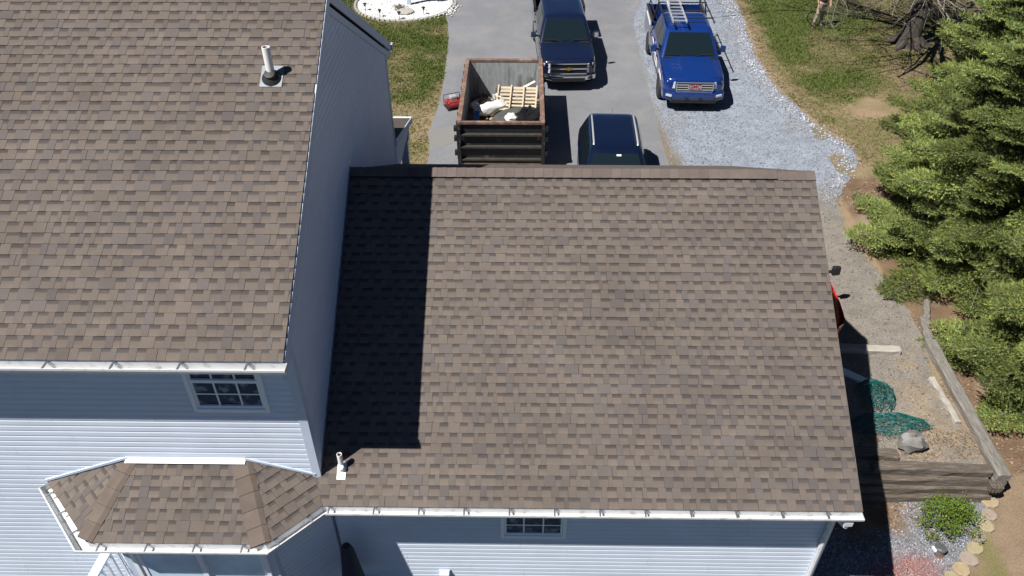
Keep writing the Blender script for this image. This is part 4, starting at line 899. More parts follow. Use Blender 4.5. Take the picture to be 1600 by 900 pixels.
for z in (DZ0+.12, DZ0+.52, DZ0+.90): 
    mb = MB(); mb.hexa([(DX0+.08, DY0-.03, z), (DX1-.08, DY0-.03, z), (DX1-.08, DY0+.06, z), (DX0+.08, DY0+.06, z)], [(DX0+.08, DY0-.03, z+.05), (DX1-.08, DY0-.03, z+.05), (DX1-.08, DY0+.06, z+.065), (DX0+.08, DY0+.06, z+.065)]); put(mb, 'rib', 'dump_ledge', dr)
for x in (DX0+.04, DX1-.04): mb = MB(); mb.box(x-.05, x+.05, DY0-.04, DY0+.06, DZ0+.02, DZ1-.03); put(mb, 'post', 'dump_black', dr)
for x, m_ in ((DX0+.14, 'bluetarp'), (DX1-.16, 'redplastic')): mb = MB(); mb.box(x-.05, x+.05, DY0+.045, DY0+.058, .95, 1.05); put(mb, 'reflector', m_, dr)
for s, x in ((-1, DX0+.03), (1, DX1-.03)):
    for k in range(8):
        mb = MB(); y = DY0+.25+k*.54; mb.box(min(x, x+s*.07), max(x, x+s*.07), y-.05, y+.05, DZ0+.05, DZ1-.04); put(mb, 'side_rib', 'dump_black', dp)
    for z in (.5, .95, 1.25): mb = MB(); mb.box(min(x+s*.05, x+s*.12), max(x+s*.05, x+s*.12), DY0-.03, DY0+.10, z, z+.13); put(mb, 'hinge', 'dump_black', dr)
for a in ((DX0, DX0+.13, DY0, DY1), (DX1-.13, DX1, DY0, DY1), (DX0+.13, DX1-.13, DY1-.12, DY1), (DX0+.13, DX1-.13, DY0, DY0+.085)):
    mb = MB(); mb.box(a[0], a[1], a[2], a[3], DZ1-.02, DZ1+.07); put(mb, 'rim', 'rust', dp, bevel=.015)
for x in (DX0+.3, DX1-.3):
    mb = MB(); mb.box(x-.08, x+.08, DY0+.1, DY1-.1, .10, .2); put(mb, 'skid_rail', 'dump_black', dp)
    for y in (DY0+.4, DY1-.4): mb = MB(); mb.lathe([(.09, -.09), (.09, .09)], (x, y, .104), 14, M=Matrix.Rotation(R_(90), 3, 'Y')); put(mb, 'roller', 'dump_black', dp)
FZ = DZ0+.062
def lump(name, c, s, mat, label, cat, seed, amp=.35, group=None, rz=0):
    mb = MB(); n, m = 16, 10; r = np.random.RandomState(seed); ph = r.rand(6)*6.28
    for i in range(m+1):
        t = math.pi*i/m
        for k in range(n):
            p = 2*math.pi*k/n; d = 1+amp*(.5*math.sin(3*p+ph[0]+2*t)+.35*math.sin(5*p+ph[1]-3*t)+.3*math.sin(7*t+ph[2]+2*p)+.25*math.sin(11*p+ph[3]+5*t))
            x, y, z = s[0]*math.sin(t)*math.cos(p)*d, s[1]*math.sin(t)*math.sin(p)*d, -s[2]*math.cos(t)*(d if i > m/2 else 1)
            mb.v.append((c[0]+x*math.cos(rz)-y*math.sin(rz), c[1]+x*math.sin(rz)+y*math.cos(rz), c[2]+s[2]+z))
    for i in range(m):
        for k in range(n): mb.f.append([i*n+k, i*n+(k+1) % n, (i+1)*n+(k+1) % n, (i+1)*n+k]); mb.m.append(0); mb.c.append(None)
    return tag(put(mb, name, mat, smooth=True), label, cat, group)
mbp = thing('wooden_pallet', 'pale wooden pallet lying tilted inside the dumpster', 'pallet', (-.17, 22.85, .62)); Mp = Matrix.Rotation(R_(-3), 3, 'Z') @ Matrix.Rotation(R_(9), 3, 'X')
for k in range(7): mb = MB(); y = -.56+k*.187; w = .045 if k not in (0, 6) else .055; mb.box(-.62, .62, y-w, y+w, .10, .12, M=Mp); put(mb, 'deck_board', 'pallet', mbp, world=False)
for x in (-.6, -.2, .2, .6): mb = MB(); mb.box(x-.022, x+.022, -.6, .6, .121, .20, M=Mp); put(mb, 'stringer', 'pallet', mbp, world=False)
for k in range(3): mb = MB(); y = -.53+k*.53; mb.box(-.62, .62, y-.05, y+.05, .08, .098, M=Mp); put(mb, 'bottom_board', 'pallet', mbp, world=False)
lump('debris_heap', (-.25, 22.75, FZ), (.78, .75, .17), 'felt', 'dark torn roofing scraps piled under the pallet in the dumpster', 'debris', 3, .22)
lump('debris_heap', (-.22, 21.3, FZ), (.80, 1.15, .30), 'felt', 'crumpled dark green-grey roofing felt near the tailgate inside the dumpster', 'debris', 4, .22)
lump('rubbish_bag', (.16, 21.35, FZ+.42), (.46, .30, .22), 'bag_black', 'shiny black rubbish bag heaped against the right wall of the dumpster', 'bag', 8, .3, rz=.6)
lump('rubbish_bag', (-.33, 21.2, FZ+.52), (.17, .15, .13), 'foam', 'small white plastic bag on the roofing felt in the dumpster', 'bag', 9, .25)
lump('rubbish_bag', (-.10, 21.25, FZ+.52), (.13, .11, .09), 'redplastic', 'small red crumpled bag beside the white bag in the dumpster', 'bag', 10, .3)
lump('insulation_roll', (-.95, 22.35, FZ+.18), (.58, .2, .2), 'foam', 'long white foam wrap left of the pallet in the dumpster', 'foam', 11, .16, rz=.55)
lump('rubbish_bag', (-1.50, 23.0, FZ), (.14, .13, .14), 'foam', 'white bag lying in shade by the left wall of the dumpster', 'bag', 13, .2)
mb = MB(); mb.bar((-1.45, 20.9, FZ+.25), (-1.35, 21.9, FZ+.5), .16, .03); tag(put(mb, 'blue_board', 'bluetarp', bevel=.005), 'narrow blue board leaning in the shaded left side of the dumpster', 'board')
mb = MB(); mb.bar((-.05, 23.55, FZ+.45), (.40, 23.75, FZ+.62), .10, .02); tag(put(mb, 'trim_board', 'foam', bevel=.004), 'white trim board sticking up behind the pallet in the dumpster', 'board')
for i, (x, y, rz, lab) in enumerate(((-1.05, 21.5, .4, 'tan cardboard sheet lying flat left of the felt in the dumpster'), (-1.0, 23.45, -.2, 'tan cardboard sheet lying flat by the far wall of the dumpster'))):
    mb = MB(); M = Matrix.Translation((x, y, FZ+.03)).to_3x3(); c, s = math.cos(rz), math.sin(rz); P_ = [(x+c*a-s*b, y+s*a+c*b) for a, b in ((-.3, -.22), (.3, -.2), (.28, .24), (-.26, .2))]
    mb.hexa([(p[0], p[1], FZ+.02) for p in P_], [(p[0], p[1], FZ+.035+.03*i) for p in P_]); tag(put(mb, 'cardboard_sheet', 'pallet'), lab, 'cardboard')
# loose scraps filling the dumpster, one mass
rs = random.Random(77); mb = MB(); pal = ((.42, .34, .24), (.5, .5, .48), (.06, .06, .055), (.2, .16, .12), (.32, .33, .34), (.55, .5, .42), (.12, .09, .07))
for k in range(170):
    x, y = rs.uniform(DX0+.25, DX1-.25), rs.uniform(DY0+.25, DY1-.3); z = FZ+rs.uniform(.02, .10)+.42*math.exp(-((x+.1)/.75)**2-((y-21.3)/.9)**2)+.15*rs.random(); q = Euler((rs.uniform(-.5, .5), rs.uniform(-.5, .5), rs.uniform(0, 6.3))).to_matrix(); a, b = rs.uniform(.04, .22), rs.uniform(.03, .09)
    M4 = Matrix.Translation((x, y, z)) @ q.to_4x4(); mb.box(-a, a, -b, b, -.008, .008, 0, rs.choice(pal), M=M4)
stuff(put(mb, 'scrap_pieces', 'stone'), 'mixed scraps of wood, shingle and packaging loose in the dumpster', 'scraps')
# red machine beside the dumpster
t = thing('air_compressor', 'small red air compressor with black roll bar beside the dumpster', 'compressor', (-2.2, 23.62, .014), R_(25), None, .8); Mx = Matrix.Rotation(R_(90), 3, 'Y')
mb = MB(); mb.lathe([(.03, -.32), (.12, -.30), (.14, -.25), (.14, .25), (.12, .30), (.03, .32)], (0, -.1, .22), 18, M=Mx); put(mb, 'tank', 'redplastic', t, world=False, smooth=True)
mb = MB(); mb.lathe([(.03, -.32), (.12, -.30), (.14, -.25), (.14, .25), (.12, .30), (.03, .32)], (0, .18, .22), 18, M=Mx); put(mb, 'tank', 'redplastic', t, world=False, smooth=True)
mb = MB(); mb.box(-.18, .12, -.08, .16, .34, .55); put(mb, 'motor', 'silver', t, world=False, bevel=.05)
for s in (-1, 1): mb = MB(); mb.tube([(-.34, -.2+.0, .05), (-.34, -.2, .5), (.34, -.2, .5), (.34, -.2, .05)] if s < 0 else [(-.34, .28, .05), (-.34, .28, .5), (.34, .28, .5), (.34, .28, .05)], .016, 6); put(mb, 'frame_bar', 'blackmetal', t, world=False)
for x in (-.3, .3):
    mb = MB(); mb.box(x-.03, x+.03, -.22, .30, 0, .08); put(mb, 'foot', 'blackmetal', t, world=False)
# ------------------------------------------------------------------ timbers, rock, netting, stones by the garage
def timber(a, b, w, h, mat, parent, seed, nme='timber'):
    r = random.Random(seed); a = Vector(a); b = Vector(b); d = b-a; n = 9; sd = Vector((d.y, -d.x, 0)).normalized(); mb = MB(); rings = []
    for i in range(n+1):
        c = a+d*(i/n); q = [(-.5, -.5), (.5, -.5), (.5, .32), (.34, .5), (-.34, .5), (-.5, .32)]
        rings.append([c+sd*(x*w+r.uniform(-.014, .014))+Vector((0, 0, (z+.5)*h+r.uniform(-.010, .010))) for x, z in q])
    o = 0; m = 6
    for rg in rings: mb.v.extend([tuple(p) for p in rg])
    for i in range(n):
        for k in range(m): mb.f.append([i*m+k, i*m+(k+1) % m, (i+1)*m+(k+1) % m, (i+1)*m+k]); mb.m.append(0); mb.c.append(None)
    mb.f.append(list(range(m))[::-1]); mb.f.append([n*m+k for k in range(m)]); mb.m += [0, 0]; mb.c += [None, None]
    return put(mb, nme, mat, parent)
rw = thing('retaining_wall', 'weathered grey timber retaining wall stepping down beside the garage', 'retaining wall', (7.6, 9.2, -.5))
for i, (a, b) in enumerate((((4.6, 8.98, -.50), (8.62, 9.02, -.50)), ((4.6, 9.06, -.335), (8.72, 9.08, -.335)), ((4.6, 9.16, -.17), (8.50, 9.14, -.17)), ((6.45, 9.26, -.005), (8.55, 9.20, -.005)))):
    timber(a, b, .20, .163, 'timber', rw, 40+i)
timber((8.50, 8.99, -.17), (8.72, 8.99, -.17), .19, .15, 'timber', rw, 50)
timber((8.72, 9.02, -.005), (8.80, 12.6, -.005), .24, .17, 'timber_y', rw, 51); timber((8.80, 12.62, -.005), (8.98, 13.4, -.005), .18, .12, 'timber_y', rw, 52); timber((8.70, 9.02, -.17), (8.78, 11.4, -.17), .22, .16, 'timber_y', rw, 53)
for a, b, w, h, m, lab, s in (((6.55, 12.42, 0), (8.05, 12.34, 0), .19, .14, 'palewood', 'pale weathered timber lying across the gravel beside the garage', 61), ((8.42, 11.55, 0), (8.47, 10.35, 0), .11, .09, 'palewood', 'thin pale plank lying inside the long timber edge', 62), ((9.02, 13.35, -.02), (9.28, 14.0, -.0), .13, .12, 'timber_y', 'short broken log at the edge of the gravel under the spruce', 63), ((6.2, 9.62, 0), (6.98, 9.52, 0), .22, .15, 'timber', 'short wide timber offcut lying on top of the retaining wall', 64), ((9.05, 18.55, 0), (9.35, 18.35, 0), .12, .08, 'timber', 'small dark board on white stones at the end of the gravel', 65)):
    tag(timber(a, b, w, h, m, None, s, 'loose_timber'), lab, 'timber')
mb = MB(); mb.hexa([(6.55, 11.75, .01), (7.05, 11.35, .01), (7.18, 11.47, .01), (6.68, 11.87, .01)], [(6.55, 11.75, .05), (7.05, 11.35, .05), (7.18, 11.47, .05), (6.68, 11.87, .05)]); tag(put(mb, 'white_board', 'white'), 'white board end sticking out of the garage shadow', 'board')
lump('boulder', (7.33, 9.78, -.04), (.25, .20, .20), 'rock', 'grey boulder sitting behind the timber wall', 'rock', 21, .30)
def net(name, cx, cy, rx, ry, hz, label, seed, n=26):
    mb = MB(); r = random.Random(seed)
    def P(u, v, k):
        a = math.atan2(v, u); q = math.hypot(u, v); q *= .72+.55*float(fbm(2+1.3*math.cos(a)+seed, 2+1.3*math.sin(a))); u, v = q*math.cos(a), q*math.sin(a)
        h = hz*max(0, 1.05-q*q)**.7*(.25+1.3*float(fbm(u*3+seed, v*3+k*.35)))+.012
        return Vector((cx+rx*u, cy+ry*v, h))
    for layer in range(2):
        ang = .5+layer*1.1+.2*seed
        for k in range(n):
            t = -1+2*(k+.5)/n+r.uniform(-.02, .02)
            for ax in (0, 1):
                L = math.sqrt(max(0, 1-t*t))*r.uniform(.75, 1.05); pts = []
                for i in range(17):
                    s = -L+2*L*i/16; c_, s_ = math.cos(ang+ax*1.15), math.sin(ang+ax*1.15); w = t+.045*math.sin(7*s+k+3*layer)+.03*math.sin(17*s+2*k); pts.append(P(w*c_-s*s_, w*s_+s*c_, layer))
                mb.tube(pts, .0048, 3, cap=False)
    return tag(put(mb, name, 'net'), label, 'netting', 'green netting piles beside the garage')
net('plastic_netting', 7.08, 11.02, .40, .42, .38, 'rounded heap of teal plastic netting at the edge of the garage shadow', 3, 20)
net('plastic_netting', 7.12, 10.28, .78, .34, .22, 'flattened spread of teal plastic netting beside the grey boulder', 8, 22)
fs = [(8.62, 8.93, .17), (8.50, 8.63, .15), (8.33, 8.40, .15), (8.10, 8.19, .16), (7.93, 7.95, .15), (7.74, 7.74, .16), (7.52, 7.54, .16), (7.30, 7.36, .16)]
ordn = ('first edging stone, nearest the timber wall', 'pinkish second edging stone from the timber wall', 'yellowish third edging stone from the timber wall', 'greyish cracked fourth edging stone from the timber wall', 'yellowish fifth edging stone from the timber wall', 'pinkish sixth edging stone from the timber wall', 'yellowish seventh edging stone from the timber wall', 'eighth edging stone, farthest from the timber wall')
for i, (x, y, r) in enumerate(fs):
    q = random.Random(i+70); c = ((.33, .26, .16), (.29, .235, .195), (.31, .26, .16), (.24, .20, .17))[(0, 1, 2, 3, 2, 1, 0, 2)[i]]; n = 9; P_ = []
    for k in range(n):
        a = 6.283*k/n; rr = r*q.uniform(.85, 1.12); P_.append((x+rr*math.cos(a), y+rr*math.sin(a)*.95))
    mb = MB(); mb.hexa([(p[0], p[1], -.52) for p in P_], [(x+(p[0]-x)*.95, y+(p[1]-y)*.95, -.44+q.uniform(-.01, .01)) for p in P_], 0, c); tag(put(mb, 'edging_stone', 'flag', bevel=.02), 'flat '+ordn[i], 'stone', 'flat stones edging the bed')
t = thing('standpipe_cap', 'short pipe with round grey metal cap in the planting bed', 'pipe', (7.27, 7.82, -.5)); Mc = Matrix.Rotation(R_(-14), 3, 'X')
mb = MB(); mb.lathe([(.075, -.05), (.075, .14)], n=18, M=Mc); put(mb, 'pipe', 'rust', t, world=False, smooth=True); mb = MB(); mb.lathe([(.095, .135), (.10, .15), (.10, .175), (.09, .19), (.001, .195)], n=20, M=Mc); put(mb, 'cap', 'galv', t, world=False, smooth=True)
mb = MB(); mb.box(-.13, -.09, -.05, .05, .11, .16, M=Mc); put(mb, 'clasp', 'white', t, world=False)

# ------------------------------------------------------------------ foliage
def twig_tris(P0, D, Ln, Nn, nl, wd, rs):
    """needles along twigs: P0 (m,3) starts, D (m,3) unit directions, Ln (m) lengths"""
    m = len(P0); t = (np.arange(Nn)+.5)/Nn; t = np.broadcast_to(t, (m, Nn))+.3/Nn*(rs.rand(m, Nn)-.5)
    ax = P0[:, None]+D[:, None]*(t*Ln[:, None])[..., None]
    a = rs.rand(m, Nn)*6.283
    ref = np.where(np.abs(D[:, 2:3]) < .85, np.array([[0, 0, 1.]]), np.array([[1., 0, 0]])); X = np.cross(D, ref); X /= np.linalg.norm(X, axis=1, keepdims=True); Y = np.cross(X, D)
    o = X[:, None]*np.cos(a)[..., None]+Y[:, None]*np.sin(a)[..., None]; o[..., 2] += .25
    s = np.cross(D[:, None]+0*o, o); s /= np.linalg.norm(s, axis=2, keepdims=True)+1e-9
    L = nl*(.75+.5*rs.rand(m, Nn))*np.where(t > .8, .9, 1); tip = ax+(o*.72+D[:, None]*.7)*L[..., None]
    w = wd*(.7+.6*rs.rand(m, Nn))[..., None]
    V = np.stack([ax-s*w, ax+s*w, tip], 2).reshape(-1, 3); return V
def unit(v): return v/np.linalg.norm(v, axis=-1, keepdims=True)
def spruce_mesh(name, H, Rb, seed, nb=190, z0=.25, dens=1.0):
    rs = np.random.RandomState(seed); P0 = []; D = []; Ln = []; Cb = []; wood = MB()
    for b in range(nb):
        f = (b+.5)/nb; wv = 19; hf = 1-(1-f)**.62; hq = (math.floor(hf*wv)+.5)/wv; h = z0+(H-z0-.2)*hq+rs.uniform(-.07, .07); az = b*2.39996+rs.uniform(-.35, .35)
        L = Rb*(1-(h-z0)/(H-z0+.1))**.85*rs.uniform(.78, 1.12)+.12; lift = .10+.55*(h/H)**1.5+rs.uniform(-.08, .08)
        out = np.array([math.cos(az), math.sin(az), 0]); side = np.array([-math.sin(az), math.cos(az), 0]); n = max(4, int(L/.115)); tone = rs.uniform(.62, 1.35)
        def ax(t): return np.array([0, 0, h])+out*L*t+np.array([0, 0, 1])*(L*(lift*t-.42*t*t+.22*t**4))
        pth = [ax(t) for t in (0, .25, .5, .75, 1)]; wood.tube(pth, [.012+.012*L, .010+.009*L, .012, .008, .004], 4, cap=False)
        for k in range(n):
            t = .12+.88*(k+.5)/n
            if t < .42 and rs.rand() < .7: continue
            p = ax(t); fw = unit(ax(min(1, t+.03))-ax(t-.03))
            sl = (L*.42*(1-t)**.75+.16)*rs.uniform(.75, 1.15)
            for s in (-1, 1):
                d = unit(fw*.75+side*s*.8+np.array([0, 0, rs.uniform(-.10, .22)])); m = max(1, int(sl/.13))
                for q in range(m):
                    u = (q+.6)/m; c = p+d*sl*u*.8+np.array([0, 0, -.10*sl*u*u]); P0.append(c-d*.10); D.append(unit(d+np.array([0, 0, .10]))); Ln.append(.20*rs.uniform(.8, 1.25)); Cb.append(tone*rs.uniform(.85, 1.15))
                    for s2 in (-1, 1):
                        if rs.rand() < .72*dens:
                            e = unit(d*.7+np.cross(d, [0, 0, 1.])*s2*.75+np.array([0, 0, rs.uniform(.0, .38)])); P0.append(c-d*.03); D.append(e); Ln.append(.15*rs.uniform(.7, 1.3)); Cb.append(tone*rs.uniform(.85, 1.2))
        P0.append(ax(.95)); D.append(unit(ax(1)-ax(.9))); Ln.append(.22); Cb.append(tone*1.1)
    P0, D, Ln, Cb = np.array(P0), np.array(D), np.array(Ln), np.array(Cb)
    V = twig_tris(P0, D, Ln, 15, .072, .0115, rs)
    hue = rs.rand(len(P0), 1); C = (np.array((.225, .25, .062))*(1-hue)+np.array((.135, .19, .066))*hue)*Cb[:, None]; C = np.repeat(C, 45, 0)
    me = tri_mesh(name, V, np.arange(len(V)).reshape(-1, 3), C, 'needle'); return me, wood
def spruce(loc, rz, mesh, label, sc=1.0):
    me, wm, H = mesh; t = thing('spruce_tree', label, 'spruce tree', loc, rz, 'spruces along the right side', sc)
    mb = MB(); mb.tube([(0, 0, -.1), (0, 0, .3), (0, 0, H*.4), (0, 0, H*.98)], [.26, .19, .13, .015], 10); put(mb, 'trunk', 'bark', t, world=False, smooth=True)
    link('crown', me, t); link('boughs', wm, t)
def make_sp(H, Rb, seed, nb):
    me, w = spruce_mesh('crown', H, Rb, seed, nb); return me, w.mesh('boughs', ['twig']), H
SA = make_sp(9.0, 3.25, 5, 250); SB_ = make_sp(8.4, 3.0, 9, 230)
spruce((11.55, 15.9, -.05), 0, SA, 'broad green spruce reaching over the gravel track beside the garage')
spruce((12.0, 11.85, -.3), .2, SB_, 'dense green spruce nearest the timber edge, low on the right', 1.05)
spruce((13.9, 20.3, 0), 2.3, SB_, 'tall green spruce behind the others, nearest the bare tree', 1.12)
# bare tree
def bare_tree(loc, label, seed):
    t = thing('bare_tree', label, 'tree', loc); r = random.Random(seed); tr = MB(); br = MB()
    tr.tube([(0, 0, -.1), (.01, 0, .15), (.03, .0, .5), (.09, .02, 1.3), (.16, .05, 2.4), (.2, .1, 4.0), (.25, .1, 5.5)], [.52, .42, .34, .30, .27, .22, .15], 14)
    for k in range(8):
        a = k*.785+r.uniform(-.3, .3); tr.tube([(.28*math.cos(a), .28*math.sin(a), .32), (.55*math.cos(a), .55*math.sin(a), .08), (.95*math.cos(a), .95*math.sin(a), -.03)], [.16, .11, .03], 6)
    put(tr, 'trunk', 'bark', t, world=False, smooth=True)
    def grow(p, d, L, rad, lv):
        n = 5; pts = [p]; q = p.copy(); dd = d.copy()
        for i in range(n):
            dd = (dd+Vector((r.uniform(-.22, .22), r.uniform(-.22, .22), r.uniform(-.12, .14)))).normalized(); q = q+dd*(L/n)
            if q.z < 2.0: q.z = 2.0+.1*r.random()
            pts.append(q.copy())
        br.tube(pts, [rad*(1-.62*i/n) for i in range(n+1)], 5 if lv < 2 else 3, cap=False)
        if lv >= 4: return
        for i in range(1, n+1):
            for _ in range(2 if lv < 3 else 1):
                if r.random() < (.95 if lv < 2 else .75):
                    sd = Vector((r.uniform(-1, 1), r.uniform(-1, 1), r.uniform(-.45, .6))).normalized(); nd = (dd*.7+sd*.8).normalized()
                    grow(pts[i], nd, L*r.uniform(.38, .62), max(.004, rad*(1-.62*i/n)*r.uniform(.4, .6)), lv+1)
    for k in range(34):
        a = k*2.4+r.uniform(-.3, .3) if k % 2 else math.atan2(-.54, -.84)+r.uniform(-1.3, 1.3); z = 2.4+k*.11; grow(Vector((.12, .05, z)), Vector((math.cos(a), math.sin(a), .08+.03*k)).normalized(), r.uniform(4.4, 6.4)*(1-.01*k), .10, 1)
    put(br, 'branches', 'twig', t, world=False)
bare_tree((14.4, 29.0, 0), 'leafless tree with thick rough trunk casting branch shadows on the yard', 4)
# leafless brush behind the bare tree
def brush(loc, label, n, rad, h, seed):
    r = random.Random(seed); mb = MB()
    for k in range(n):
        a = r.uniform(0, 6.28); q = r.uniform(0, .25); p = Vector((q*math.cos(a), q*math.sin(a), 0)); d = Vector((math.cos(a)*r.uniform(.2, 1), math.sin(a)*r.uniform(.2, 1), 1)).normalized(); L = h*r.uniform(.5, 1.1)
        pts = [p, p+d*L*.5+Vector((r.uniform(-.1, .1), r.uniform(-.1, .1), 0)), p+d*L*.85+Vector((math.cos(a)*rad*.3, math.sin(a)*rad*.3, 0))]
        mb.tube(pts, [.012, .008, .003], 4, cap=False)
        for j in range(4):
            s = pts[1]+(pts[2]-pts[1])*r.random(); mb.tube([s, s+Vector((r.uniform(-.4, .4), r.uniform(-.4, .4), r.uniform(0, .4)))], [.005, .002], 3, cap=False)
    o = put(mb, 'leafless_shrub', 'twig', world=False); o.location = loc; return tag(o, label, 'shrub')
brush((16.2, 30.3, 0), 'tangled grey leafless brush between bare tree and spruces', 70, 1.5, 1.8, 3)
# azalea in the bed
def bush(loc, label):
    t = thing('azalea_bush', label, 'shrub', loc); rs = np.random.RandomState(12); mb = MB(); cl = []
    for k in range(105):
        a = rs.rand()*6.28; el = rs.uniform(.25, 1.5); rr = rs.uniform(.6, 1.0); d = np.array([math.cos(a)*math.cos(el)*.66, math.sin(a)*math.cos(el)*.52, math.sin(el)*.6]); e = d*rr; m = e*.5+np.array([0, 0, .06])+rs.randn(3)*.02
        mb.tube([(0, 0, .02), tuple(m), tuple(e)], [.010, .006, .003], 4, cap=False); cl.append(e)
    put(mb, 'stems', 'twig', t, world=False)
    cl = np.array(cl); P = np.repeat(cl, 34, 0)+rs.randn(len(cl)*34, 3)*np.array([.052, .052, .04]); n = len(P); D = unit(rs.randn(n, 3)+np.array([0, 0, .7])); S = unit(np.cross(D, rs.randn(n, 3))); L = .03+.018*rs.rand(n, 1); P[:, 2] = np.maximum(P[:, 2], .03)
    V = np.stack([P, P+D*L*.5+S*L*.32, P+D*L, P+D*L*.5-S*L*.32], 1).reshape(-1, 3); i = 4*np.arange(n)[:, None]; Fc = np.concatenate([i+np.array([[0, 1, 2]]), i+np.array([[0, 2, 3]])], 0)
    h = rs.rand(n, 1); C = np.repeat((np.array((.13, .19, .022))*(1-h)+np.array((.075, .13, .018))*h)*(.8+.5*rs.rand(n, 1)), 4, 0)
    link('foliage', tri_mesh('foliage', V, Fc, C, 'leaf'), t)
bush((7.62, 8.42, -.5), 'round bright green leafy shrub in the stone bed below the timber wall')

# ------------------------------------------------------------------ round bed of white stones
BC = (-4.9, 33.1); a = NR.rand(9000)*6.283; q = np.sqrt(NR.rand(9000)); X = BC[0]+1.95*q*np.cos(a); Y = BC[1]+1.9*q*np.sin(a)
sp = NR.rand(500); X = np.concatenate([X, -3.15+.5*NR.randn(160)*.5]); Y = np.concatenate([Y, 32.3+.6*NR.randn(160)*.6])
g = .62+.2*NR.rand(len(X)); stuff(link('white_stones', stones_mesh('white_stones', np.stack([X, Y], -1), .03+.025*NR.rand(len(X)), np.stack([g, g, g*.985], -1), np.full(len(X), .045))), 'bright white landscaping stones filling the round bed', 'stones')
n = 40; mb = MB(); P_ = [(BC[0]+1.98*math.cos(6.283*k/n), BC[1]+1.93*math.sin(6.283*k/n)) for k in range(n)]
mb.hexa([(x, y, -.02) for x, y in P_], [(x, y, .035) for x, y in P_], 0, (.6, .6, .59)); struct(put(mb, 'stone_bed_base', 'stone'))
ed = thing('bed_edging', 'pale curved edging bricks round the white stone bed', 'edging', (BC[0], BC[1]-1.9, 0))
for k in range(34):
    aa = math.pi*(.92+1.12*k/33); x, y = BC[0]+2.08*math.cos(aa), BC[1]+2.03*math.sin(aa); mb = MB(); mb.bar((x-.075*-math.sin(aa), y-.075*math.cos(aa), .03), (x+.075*-math.sin(aa), y+.075*math.cos(aa), .03), .10, .09); put(mb, 'brick', 'concrete', ed, bevel=.012)
for x, y, lab in ((-6.42, 32.15, 'leftmost black solar path light of the stone bed'), (-5.72, 31.45, 'black solar path light left of the round slab'), (-4.92, 31.22, 'black solar path light in front of the round slab'), (-4.0, 31.75, 'black solar path light right of the round slab, in white stones')):
    t = thing('path_light', lab, 'path light', (x, y, .02), 0, 'solar lights round the stone bed'); mb = MB(); mb.tube([(0, 0, 0), (0, 0, .26)], .012, 6); put(mb, 'stake', 'blackmetal', t, world=False)
    mb = MB(); mb.lathe([(.035, .22), (.05, .31)], n=12); put(mb, 'lens', 'glass', t, world=False); mb = MB(); mb.lathe([(.085, .31), (.085, .325), (.03, .36), (.001, .362)], n=14); put(mb, 'cap', 'blackmetal', t, world=False)
mb = MB(); mb.lathe([(.30, .0), (.33, .03), (.33, .07), (.30, .09), (.001, .10)], (-4.75, 31.95, .06), 22); tag(put(mb, 'stone_slab', 'concrete'), 'flat round stone slab lying in the white stone bed', 'stone')
mb = MB(); rr = random.Random(3)
for k in range(70): a = rr.uniform(0, 6.28); L = rr.uniform(.1, .42); mb.tube([(-5.05, 32.35, .06), (-5.05+L*.6*math.cos(a), 32.35+L*.5*math.sin(a), .12+rr.uniform(0, .12)), (-5.05+L*math.cos(a), 32.35+L*math.sin(a), .06+rr.uniform(0, .05))], [.012, .009, .004], 4, cap=False)
tag(put(mb, 'dead_plant', 'twig'), 'clump of dead brown plant stems in the white stone bed', 'plant')
t = thing('lamp_post', 'grey square post standing in the white stone bed', 'lamp post', (-4.72, 32.85, .03)); mb = MB(); mb.box(-.085, .085, -.085, .085, 0, 1.75); put(mb, 'post', 'trim', t, world=False, bevel=.01)
mb = MB(); mb.hexa([(-.14, -.14, 1.75), (.14, -.14, 1.75), (.14, .14, 1.75), (-.14, .14, 1.75)], [(-.03, -.03, 1.9), (.03, -.03, 1.9), (.03, .03, 1.9), (-.03, .03, 1.9)]); put(mb, 'cap', 'trim', t, world=False)
mb = MB(); mb.box(.085, .75, -.03, .03, 1.25, 1.6); put(mb, 'sign_board', 'trim', t, world=False)

# ------------------------------------------------------------------ deck corner and folded umbrella at the rear of the house
t = thing('deck_railing', 'grey-capped deck railing with white balusters at the left of the bay', 'railing', (-6.02, 6.2, .2))
mb = MB(); mb.bar((-5.96, 6.62, 1.55), (-6.10, 5.0, 1.55), .14, .04); put(mb, 'cap_rail', 'trim', t)
mb = MB(); mb.bar((-5.96, 6.62, .62), (-6.10, 5.0, .62), .06, .06); put(mb, 'bottom_rail', 'white', t)
for k in range(13): mb = MB(); x, y = -5.965-.0105*k, 6.56-.125*k; mb.box(x-.018, x+.018, y-.018, y+.018, .62, 1.53); put(mb, 'baluster', 'white', t)
mb = MB(); mb.box(-6.3, -2.0, 3.0, 6.05, .36, .42)
dk = tag(thing('deck', 'brown board deck outside the bay doors', 'deck', (-4.1, 4.5, -.5)), 'brown board deck outside the bay doors', 'deck')
for k in range(21):
    mb = MB(); y = 3.05+.145*k; mb.box(-6.2, -2.2, y-.068, y+.068, .36, .39); put(mb, 'deck_board', 'bark', dk)
for x in (-6.1, -4.2, -2.3):
    for y in (3.1, 5.9): mb = MB(); mb.box(x-.05, x+.05, y-.05, y+.05, -.52, .36); put(mb, 'post', 'timber', dk)
t = thing('patio_umbrella', 'folded dark patio umbrella standing against the garage rear wall', 'umbrella', (-2.47, 6.42, .39)); mb = MB(); prof = []
mb.lathe([(.16, .35), (.17, .5), (.13, .9), (.10, 1.25), (.06, 1.38), (.001, 1.42)], n=14); 
mb.v = [(x*(1+.18*math.sin(7*math.atan2(y, x))), y*(1+.18*math.sin(7*math.atan2(y, x))), z) for x, y, z in mb.v]; put(mb, 'canopy', 'umbrella', t, world=False, smooth=True)
